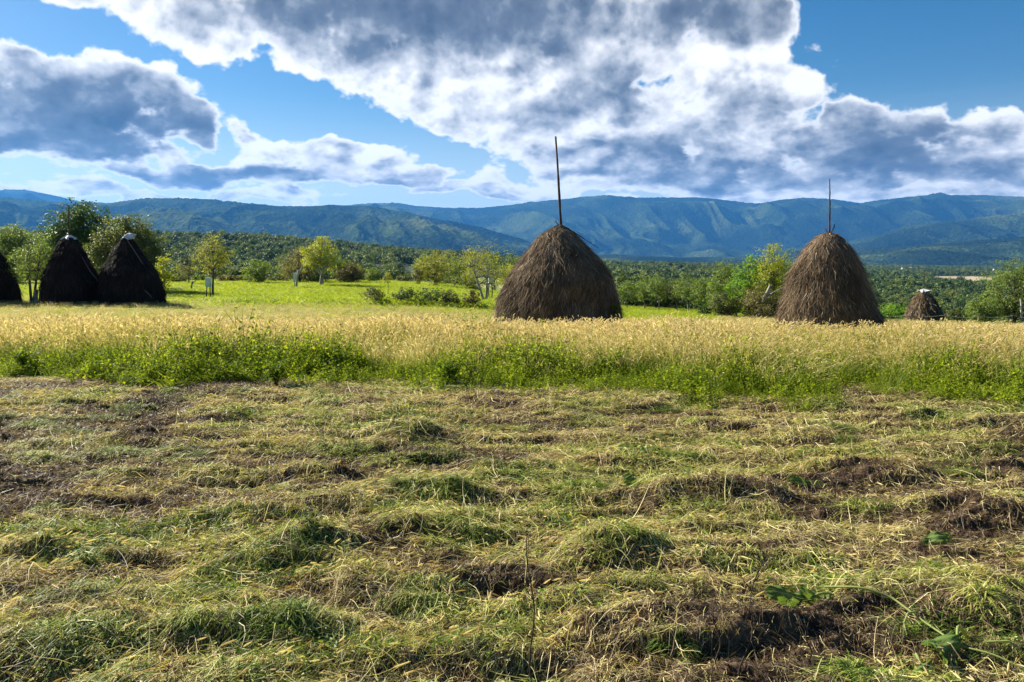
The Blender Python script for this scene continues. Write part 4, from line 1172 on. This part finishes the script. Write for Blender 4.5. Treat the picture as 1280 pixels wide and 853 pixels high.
def plastic_cap(parent, cx, cz, r, h, seed, tilt=0.0):
    """crumpled white sheet tied over the top of a stack"""
    rng = np.random.default_rng(seed); m, n = 36, 12
    th = np.linspace(0, 2 * PI, m, endpoint=False)[None]; s = np.linspace(0, 1, n)[:, None]
    fold = 1 + .22 * np.sin(5 * th + seed) * s + .14 * np.sin(11 * th + 2 * seed) * s
    rad = r * (s ** .8) * fold
    z = cz - h * s ** 1.3 * (1 + .35 * np.sin(3 * th + seed * 2)) + .03 * rng.normal(size=(n, m)) * r
    x = cx + rad * np.cos(th) + tilt * s * 0; y = rad * np.sin(th); z = z + tilt * (rad * np.cos(th))
    x = x + rng.normal(size=(n, m)) * .02 * r; V = np.stack([x, y, z], -1).reshape(-1, 3)
    i = np.arange(n - 1)[:, None] * m; j = np.arange(m)[None]; j2 = (j + 1) % m
    Q = np.stack([i + j, i + m + j, i + m + j2, i + j2], -1).reshape(-1, 4)
    o = link('plastic_cover', make_mesh('plastic_cover', V, Q, M['plastic'], False), parent)
    md = o.modifiers.new('thick', 'SOLIDIFY'); md.thickness = .015
    return o


def build_stacks():
    gb = 'haystacks standing in the pale meadow'
    e, loc, H, surf = stack_thing('centre', 'broad round-shouldered brown haystack in the centre with a tall bare pole on top', gb, 60000, M['hay'], 3, sw=.013)
    Y = 28.0
    p, r = knobbly(local(loc, 701.5, 290, Y), local(loc, 694.5, 171, Y), .050, .030, 1, wob=.006); rod(e, 'pole', p, r, 'pole')
    p, r = knobbly(local(loc, 704, 286, Y), local(loc, 693.5, 276, Y, -.1), .018, .012, 2, 6); rod(e, 'twig', p, r, 'pole')
    p, r = knobbly(local(loc, 716, 290, Y, -.2), local(loc, 746, 310, Y, -.5), .016, .008, 3, 8); rod(e, 'twig', p, r, 'pole')
    # green climber at the right foot
    rng = np.random.default_rng(4)
    n = 700; zf = rng.uniform(0, 1, n) ** 1.6 * 1.25; th = -.62 + rng.normal(0, .05, n) + (.25 - zf * .12)
    sx, sy, _ = surf(th, zf); C = np.stack([sx + rng.uniform(0, .06, n), sy - rng.uniform(0, .08, n), zf], 1)
    V, Q = leaf_quads(C, unit(np.stack([np.cos(th), np.sin(th), 0 * th + .4], 1) + rng.normal(0, .5, (n, 3))), rng.uniform(.04, .09, n), rng, .7)
    g = Geo(); g.add(V, Q, np.repeat(np.clip(rng.normal(.4, .2, n), 0, 1), 4)); link('climbing_weed', g.mesh('climbing_weed', M['weed']), e, kind='stuff')

    e, loc, H, surf = stack_thing('right', 'tall narrow brown haystack with flared right foot and thin pole, right of the tall thicket', gb, 56000, M['hay'], 8, sw=.013)
    Y = 27.0
    p, r = knobbly(local(loc, 1036.5, 302, Y), local(loc, 1037, 224, Y), .042, .018, 11, wob=.006); rod(e, 'pole', p, r, 'pole')
    p, r = knobbly(local(loc, 1036, 294, Y, -.06), local(loc, 1041.5, 281, Y, -.1), .028, .016, 12, 6); rod(e, 'twig', p, r, 'pole')
    p, r = knobbly(local(loc, 1037, 292, Y, .1), local(loc, 1033, 285, Y, .1), .02, .012, 13, 5); rod(e, 'twig', p, r, 'pole')
    p, r = knobbly(local(loc, 976, 414, Y, -.9), local(loc, 992, 396, Y, -.9), .022, .016, 14, 6); rod(e, 'stick', p, r, 'pole', label='short stick leaning at the left foot')

    gl = 'dark haystacks at the left'
    Y = 46.0
    e, loc, H, surf = stack_thing('left1', 'near-black haystack with flat white cap and upright pole, between young tree and second capped stack', gl, 15000, M['darkhay'], 21, sw=.035)
    p, r = knobbly(local(loc, 86.5, 300, Y), local(loc, 86, 257, Y), .045, .03, 22, wob=.006); rod(e, 'pole', p, r, 'pole')
    c = local(loc, 86.5, 294, Y); plastic_cap(e, c[0], c[2], .36, .24, 2, -.05)
    def tie(pts_px, dy):
        P = np.array([local(loc, a, b, Y, d) for (a, b), d in zip(pts_px, dy)]); t = np.linspace(0, 1, len(P)); tt = np.linspace(0, 1, 24)
        return np.stack([np.interp(tt, t, P[:, k]) for k in range(3)], 1)
    rod(e, 'rope', tie([(93, 302), (100, 312), (108, 325), (116, 339), (124, 349), (126, 362), (126, 371)], [-.3, -.3, -.3, -.3, -.25, -.2, -.2]), .022, 'rope', 5)
    rod(e, 'rope', tie([(80, 301), (74, 310), (69, 322)], [-.4, -.4, -.4]), .020, 'rope', 5)
    e, loc, H, surf = stack_thing('left2', 'near-black haystack with tilted crumpled white cap beside the yellow leaved tree', gl, 15000, M['darkhay'], 25, sw=.035)
    c = local(loc, 159, 293, Y); o = plastic_cap(e, c[0] + .02, c[2] + .05, .38, .36, 5, .42)
    rod(e, 'rope', tie([(164, 300), (171, 309), (178, 318), (186, 330)], [-.5, -.6, -.7, -.7]), .018, 'rope', 5)
    rod(e, 'rope', tie([(147, 310), (142, 321), (135, 331)], [-.5, -.5, -.5]), .018, 'rope', 5)
    p, r = knobbly(local(loc, 193, 362, Y, -1.2), local(loc, 202, 371, Y, -1.2), .02, .016, 27, 5); rod(e, 'stick', p, r, 'rope')
    stack_thing('left0', 'near-black haystack cut off by the left edge of the photo', gl, 9000, M['darkhay'], 28, sw=.035)
    e, loc, H, surf = stack_thing('small', 'small far brown haystack with white cap and thin pole near the wire fence', 'haystacks beyond', 9000, M['hay'], 33, sw=.03, slen=(.15, .4))
    del e['group']
    Y = 52.0
    p, r = knobbly(local(loc, 1155.5, 368, Y), local(loc, 1155, 337, Y), .022, .014, 34, wob=.004); rod(e, 'pole', p, r, 'pole')
    c = local(loc, 1155, 361.5, Y); plastic_cap(e, c[0], c[2], .36, .14, 7, .08)


# ------------------------------------------------------------------ posts, fence, houses
def box_geo(g, c, s, rz=0, t=.5, tilt=0):
    v = np.array([(a, b, d) for d in (-.5, .5) for b in (-.5, .5) for a in (-.5, .5)]) * np.array(s)
    cs, sn = math.cos(rz), math.sin(rz); v = np.stack([v[:, 0] * cs - v[:, 1] * sn, v[:, 0] * sn + v[:, 1] * cs, v[:, 2]], 1)
    if tilt: v[:, 0] += v[:, 2] * tilt
    g.add(v + np.array(c), [(0, 2, 3, 1), (4, 5, 7, 6), (0, 1, 5, 4), (1, 3, 7, 5), (3, 2, 6, 7), (2, 0, 4, 6)], t)


def build_small_things():
    def box_on_legs(px, Y, row_top, row_bot, label, legs=2, w=.36, seed=0, legmat='dry', lean=.0):
        x = (px - 640) / F * Y; z0 = float(gz(x, Y)) - .05
        e = bpy.data.objects.new('hive_box', None); COL.objects.link(e); e.location = (x, Y, z0); e['label'] = label; e['category'] = 'box'; e['group'] = 'pale boxes on legs under the meadow trees'
        k = Y / F; zt = CH + (HZ - row_top) * k - z0; zb = CH + (HZ - row_bot) * k - z0
        g = Geo(); box_geo(g, (lean, 0, (zt + zb) / 2), (w, w * .8, zt - zb), .25, .5, lean); box_geo(g, (lean * 1.5, 0, zt + .03), (w * 1.15, w * .95, .05), .25)
        o = link('box', g.mesh('box', M['paint']), e); md = o.modifiers.new('bevel', 'BEVEL'); md.width = .012
        for q in range(legs):
            a = (q - (legs - 1) / 2) * w * .8
            p, r = knobbly((a, 0, 0), (a * .7 + lean * .6, 0, zb + .02), .045, .04, seed + q, 6); rod(e, 'leg', p, r, legmat, 6)
    box_on_legs(260.5, 58, 348.5, 359, 'pale grey-blue box on dark legs under the upright yellow-green tree', 2, .40, 50)
    box_on_legs(367.5, 76, 342, 351, 'pale box on a single weathered leg beside the brownish tree', 1, .36, 54, 'pale_bark', .08)
    box_on_legs(613, 70, 346, 354, 'pale box on dark legs behind the leaning pale-trunked tree', 2, .38, 58)
    def post(px, Y, top, r, label, mat='pale_bark', lean=0, group=None, seed=0, branch=None):
        x = (px - 640) / F * Y; z0 = float(gz(x, Y)) - .1; h = CH + (HZ - top) / F * Y - z0
        p, rr = knobbly((0, 0, 0), (lean, 0, h), r * 1.1, r, seed, 10, .01)
        g = Geo(); tube(g, p, rr, 8)
        if branch:
            q, rb = knobbly(p[6], (lean + branch[0], 0, h + branch[1]), r * .7, r * .4, seed + 1, 6); tube(g, q, rb, 6)
        link('wooden_post', g.mesh('wooden_post', M[mat], True), None, (x, Y, z0), label, 'post', group)
    post(239, 72, 352, .07, 'thin leaning pale post with a bent top left of the boxed tree', lean=.12, seed=61, branch=(.35, .12))
    post(46, 45, 363, .10, 'short grey stump post between the young tree and the capped haystack', seed=62)
    post(49, 45, 359, .04, 'thin dark stake beside the short grey stump post', 'dry', seed=63)
    post(370, 77, 338, .10, 'pale dead stub forking above the single-legged box', lean=.25, seed=64, branch=(.4, .5))
    post(944, 46.5, 357, .09, 'pale broken dead branch sticking out of the tall thicket', lean=.9, seed=65, branch=(.7, -.15))
    post(1279, 46, 374, .06, 'pale curved stake at the right edge under the large tree', lean=-.12, seed=66)
    # wire fence on the right
    e = bpy.data.objects.new('wire_fence', None); COL.objects.link(e); e['label'] = 'low wire fence with slack pale strand beyond the right haystack'; e['category'] = 'fence'
    Yf = 44.0; x0 = (1096 - 640) / F * Yf; x1 = (1330 - 640) / F * Yf; z00 = float(gz(x0, Yf)); e.location = (x0, Yf, z00)
    xs = np.linspace(x0, x1, 6); tops = []
    rng = np.random.default_rng(70)
    for q, xx in enumerate(xs):
        zz = float(gz(xx, Yf + .3 * q)) - .1; h = .72 + rng.uniform(-.05, .05)
        p, r = knobbly((xx - x0, .3 * q, zz - z00), (xx - x0 + rng.normal(0, .05), .3 * q, zz - z00 + h), .03, .025, 71 + q, 6); rod(e, 'post', p, r, 'dry', 6); tops.append(p[-1] - np.array([0, 0, .06]))
    P = []
    for a, b in zip(tops[:-1], tops[1:]):
        for t in np.linspace(0, 1, 9)[:-1]: P.append(a * (1 - t) + b * t - np.array([0, .03, .10 * math.sin(PI * t)]))
    rod(e, 'strand', np.array(P), .007, 'plastic', 5)
    # houses far off
    def house(px, Y, w, d, h, rh, label, rz=.3, wins=2, up=0):
        x = (px - 640) / F * Y; z0 = float(gz(x, Y)) - .6 + up
        e = bpy.data.objects.new('house', None); COL.objects.link(e); e.location = (x, Y, z0); e.rotation_euler = (0, 0, rz); e['label'] = label; e['category'] = 'house'; e['group'] = 'houses far off in the valley'
        g = Geo(); box_geo(g, (0, 0, h / 2), (w, d, h)); V = [(-w / 2, -d / 2, h), (-w / 2, d / 2, h), (-w / 2, 0, h + rh * .93)]
        g.add([V[0], V[1], V[2], V[2]], [(0, 1, 2, 3)], .5); g.add([(w / 2, a[1], a[2]) for a in V] + [(w / 2, 0, h + rh * .93)], [(0, 1, 2, 3)], .5)
        link('wall', g.mesh('wall', M['wall']), e)
        g = Geo(); o = .4; hw = w / 2 + o; hd = d / 2 + o; t = .18; zl = h - rh * o / (d / 2)
        for s in (-1, 1):
            v = [(-hw, s * hd, zl), (hw, s * hd, zl), (hw, 0, h + rh), (-hw, 0, h + rh)]
            v2 = [(a, b, c + t) for a, b, c in v]; g.add(v + v2, [(0, 1, 2, 3), (4, 7, 6, 5), (0, 4, 5, 1), (1, 5, 6, 2), (3, 7, 4, 0)], .5)
        link('roof', g.mesh('roof', M['roof']), e)
        for q in range(wins):
            g = Geo(); box_geo(g, ((q - (wins - 1) / 2) * w / (wins + .3), -d / 2, h * .55), (w * .13, .12, h * .35)); link('window', g.mesh('window', M['glass']), e)
        g = Geo(); box_geo(g, (w * .42 * (1 if wins % 2 else 0), -d / 2 - .01, h * .36), (w * .09, .1, h * .68)); link('door', g.mesh('door', M['pole']), e)
    house(1129, 2560, 11, 8, 4.5, 3, 'white house far off in the valley above the small haystack, left one', .2, 2, 5)
    house(1138, 2620, 8, 7, 4.5, 3, 'white house far off in the valley above the small haystack, right one', -.2, 2, 6)
    house(1243, 2350, 7, 6, 4, 3, 'white house far off at the valley edge near the right edge tree', .4, 2, 5)
    house(589, 520, 7, 5, 2.4, 1.6, 'small pale-roofed hut on the slope behind the open leaning tree', .1, 1, 2.0)
    house(606, 1250, 9, 8, 4, 3, 'tiny white house among woods above the leaning tree', .1, 2, 3)


def build_foreground():
    rng = np.random.default_rng(90)
    def ground_pt(px, py):
        Y = CH * F / (py - HZ); x = (px - 640) / F * Y; return x, Y, float(gz(x, Y))
    # dry standing stalks
    def stalk(px, py_base, px_top, py_top, label, seed, forks):
        rr = np.random.default_rng(seed); x, Y, z = ground_pt(px, py_base)
        top = PX(px_top, py_top, Y) - np.array([x, Y, z])
        n = 16; t = np.linspace(0, 1, n)[:, None]; pts = top * t; pts[:, 0] += .012 * np.sin(t[:, 0] * 9 + seed) ; pts[:, 1] += .010 * np.cos(t[:, 0] * 7)
        g = Geo(); tube(g, pts, np.linspace(.0042, .0016, n), 6)
        tips = [pts[-1]]
        for f in range(forks):
            k = rr.integers(int(n * .45), n - 2); a = rr.random() * 6.28; L_ = rr.uniform(.05, .13)
            q = pts[k] + np.array([math.cos(a) * .6, math.sin(a) * .5, .85]) * L_ * np.linspace(0, 1, 5)[:, None] ** 1.1; tube(g, q, np.linspace(.0018, .0009, 5), 4); tips.append(q[-1])
        for tp in tips:   # dried seed heads
            C = tp + rr.normal(0, .008, (14, 3)); V, Q = leaf_quads(C, unit(rr.normal(size=(14, 3))), .009, rr, .6); g.add(V, Q, .5)
        link('dry_stalk', g.mesh('dry_stalk', M['dry']), None, (x, Y, z), label, 'dry stalk', 'dry stalks standing in the mown hay')
    stalk(667, 870, 661, 668, 'tallest thin dark dry stalk standing in the bottom centre of the mown hay', 3, 6)
    stalk(926, 862, 948, 712, 'thick dark dry stalk leaning right at the bottom, left of the drooping big leaf', 4, 8)
    stalk(898, 850, 893, 740, 'thin dry stalk just left of the leaning thick one', 5, 4)
    stalk(1012, 835, 1008, 770, 'short pale dry stalk under the drooping big leaf', 6, 2)
    # big drooping leaves
    def big_leaf(px, py, L_, W_, rz, label, seed, curl=.4, lift=.06, lobes=0.0, stem=.25, tilt=.7):
        rr = np.random.default_rng(seed); x, Y, z = ground_pt(px, py)
        e = bpy.data.objects.new('large_leaf', None); COL.objects.link(e); e.location = (x, Y, z); e.rotation_euler = (tilt, 0, rz); e['label'] = label; e['category'] = 'leaf'; e['group'] = 'large cut leaves lying on the hay'
        nu, nv = 22, 13
        u = np.linspace(0, 1, nu)[:, None]; v = np.linspace(-1, 1, nv)[None]
        wid = W_ * np.sin(np.clip(u * .97 + .03, 0, 1) ** .72 * PI) ** .8 * (1 + lobes * np.sin(u * 20))
        X_ = L_ * (u - .5) + 0 * v; Yv = wid * v * .5 * (1 - .45 * curl * np.abs(v))
        Zv = lift + .03 * np.sin(u * PI * 1.6 + seed) + curl * W_ * .55 * (-(np.abs(v) ** 1.6)) * np.sin(u * PI) + .006 * np.sin(v * 9 + u * 14) + .012 * np.sin(u * 17) * np.abs(v) - .05 * (u > .85) * (u - .85) * 6
        Zv = Zv + .01 * (fbm(u * 9 + 0 * v, v * 4 + 0 * u, seed, 2) - .5)
        V = np.stack([X_, Yv, Zv], -1).reshape(-1, 3)
        i = np.arange(nu - 1)[:, None] * nv; j = np.arange(nv - 1)[None]; Q = np.stack([i + j, i + nv + j, i + nv + j + 1, i + j + 1], -1).reshape(-1, 4)
        tv = np.clip(.42 + .1 * rr.normal(size=(nu, nv)) * .3 + 0 * u, 0, 1); tv[:, nv // 2] = .95
        link('blade', make_mesh('blade', V, Q, M['bigleaf'], True, tv.ravel()), e)
        s0 = np.array([L_ * .5, 0, float(Zv[-1, nv // 2])]); tt = np.linspace(0, 1, 12)[:, None]
        P = s0 + np.array([stem, 0, -lift * .7]) * tt + np.array([0, .03, .02]) * np.sin(tt * 5)
        g = Geo(); tube(g, P, np.linspace(.006, .009, 12), 6, .9); link('stalk', g.mesh('stalk', M['bigleaf'], True), e)
    big_leaf(980, 757, .23, .12, .05, 'largest drooping dark green leaf lying at lower right of the mown hay', 7, .5, .09, .06, .3)
    big_leaf(1020, 752, .16, .15, -.3, 'curled folded leaf joined to the right of the largest drooping leaf', 8, .75, .10, .0, .35)
    big_leaf(1172, 822, .22, .17, .7, 'grey-green crumpled leaf in the bottom right corner', 9, .55, .07, .05, .2)
    big_leaf(1150, 843, .17, .13, 1.2, 'wilted leaf at the bottom edge below the crumpled grey-green one', 10, .6, .05, .03, .15)
    big_leaf(1168, 688, .18, .10, .3, 'pale upturned leaf lying right of the pile in the middle right', 11, .3, .05, .0, .1)
    big_leaf(782, 620, .20, .10, 1.1, 'pale grey-green leaf lying at the foot of the pile right of centre', 12, .3, .06, .0, .1)
    big_leaf(1000, 618, .22, .09, .1, 'small grey leaf lying above the big leaf, right of the large pile', 13, .25, .05, .0, .1)
    # trailing stems from the big leaf
    def vine(pts_px, label, r=.006, seed=0):
        P = []
        for a, b, h in pts_px:
            x, Y, z = ground_pt(a, b); P.append((x, Y - .0, z + h))
        P = np.array(P); t = np.linspace(0, 1, len(P)); tt = np.linspace(0, 1, 40)
        Q = np.stack([np.interp(tt, t, P[:, k]) for k in range(3)], 1); kern = np.array([1, 2, 3, 2, 1]) / 9
        for k in range(3): Q[2:-2, k] = np.convolve(Q[:, k], kern, 'valid')
        o = Q[0].copy(); g = Geo(); tube(g, Q - o, np.linspace(r, r * .6, 40), 7, .92)
        link('trailing_stem', g.mesh('trailing_stem', M['bigleaf'], True), None, o, label, 'stem', 'trailing green stems by the large leaves')
    vine([(1030, 752, .07), (1075, 765, .05), (1115, 770, .05), (1150, 790, .04), (1200, 822, .04), (1240, 835, .06), (1285, 850, .05)], 'long pale green trailing stem running right from the folded leaf')
    vine([(1145, 784, .05), (1135, 790, .07), (1130, 800, .05), (1134, 808, .02)], 'short hooked tendril hanging off the long trailing stem', .005)
    vine([(1232, 824, .04), (1262, 828, .06), (1295, 838, .03)], 'second pale stem at the right edge of the bottom corner', .006)
    # taller weed clumps that stand out
    gw = 'taller dark weed clumps at the mown edge'
    for (px, Y, h, sp, n, lab, sd) in ((926, 10.4, .62, .28, 26, 'darkest tall weed clump below and left of the right haystack', 1), (598, 13.6, .85, .26, 20, 'tall leafy weed standing up in the grass just left of the big haystack', 2),
                                   (345, 10.1, .45, .30, 22, 'dark leafy weed clump at the mown edge left of centre', 3), (560, 10.2, .42, .32, 22, 'dark weed clump at the mown edge below the tall leafy weed', 4),
                                   (175, 12.6, .55, .3, 20, 'leafy weed clump in the grass at left', 5), (30, 11.4, .5, .35, 22, 'leafy weed clump at the left edge of the photo', 6), (760, 10.6, .42, .3, 20, 'low weed clump at the mown edge under the big haystack', 7)):
        rr = np.random.default_rng(400 + sd); x = (px - 640) / F * Y
        g = weed_proto(rr, h, n, sp * 1.5, .065, 20, .012)
        link('weed_clump', g.mesh('weed_clump', M['weed']), None, (x, Y, float(gz(x, Y)) - .01), lab, 'weed', gw)
build_world()
build_light_camera()
build_ground()
build_mountains()
build_stacks()
build_trees()
build_small_things()
build_foreground()
build_litter()
build_field_cover()
build_forest()
if HAZE_D: build_haze()
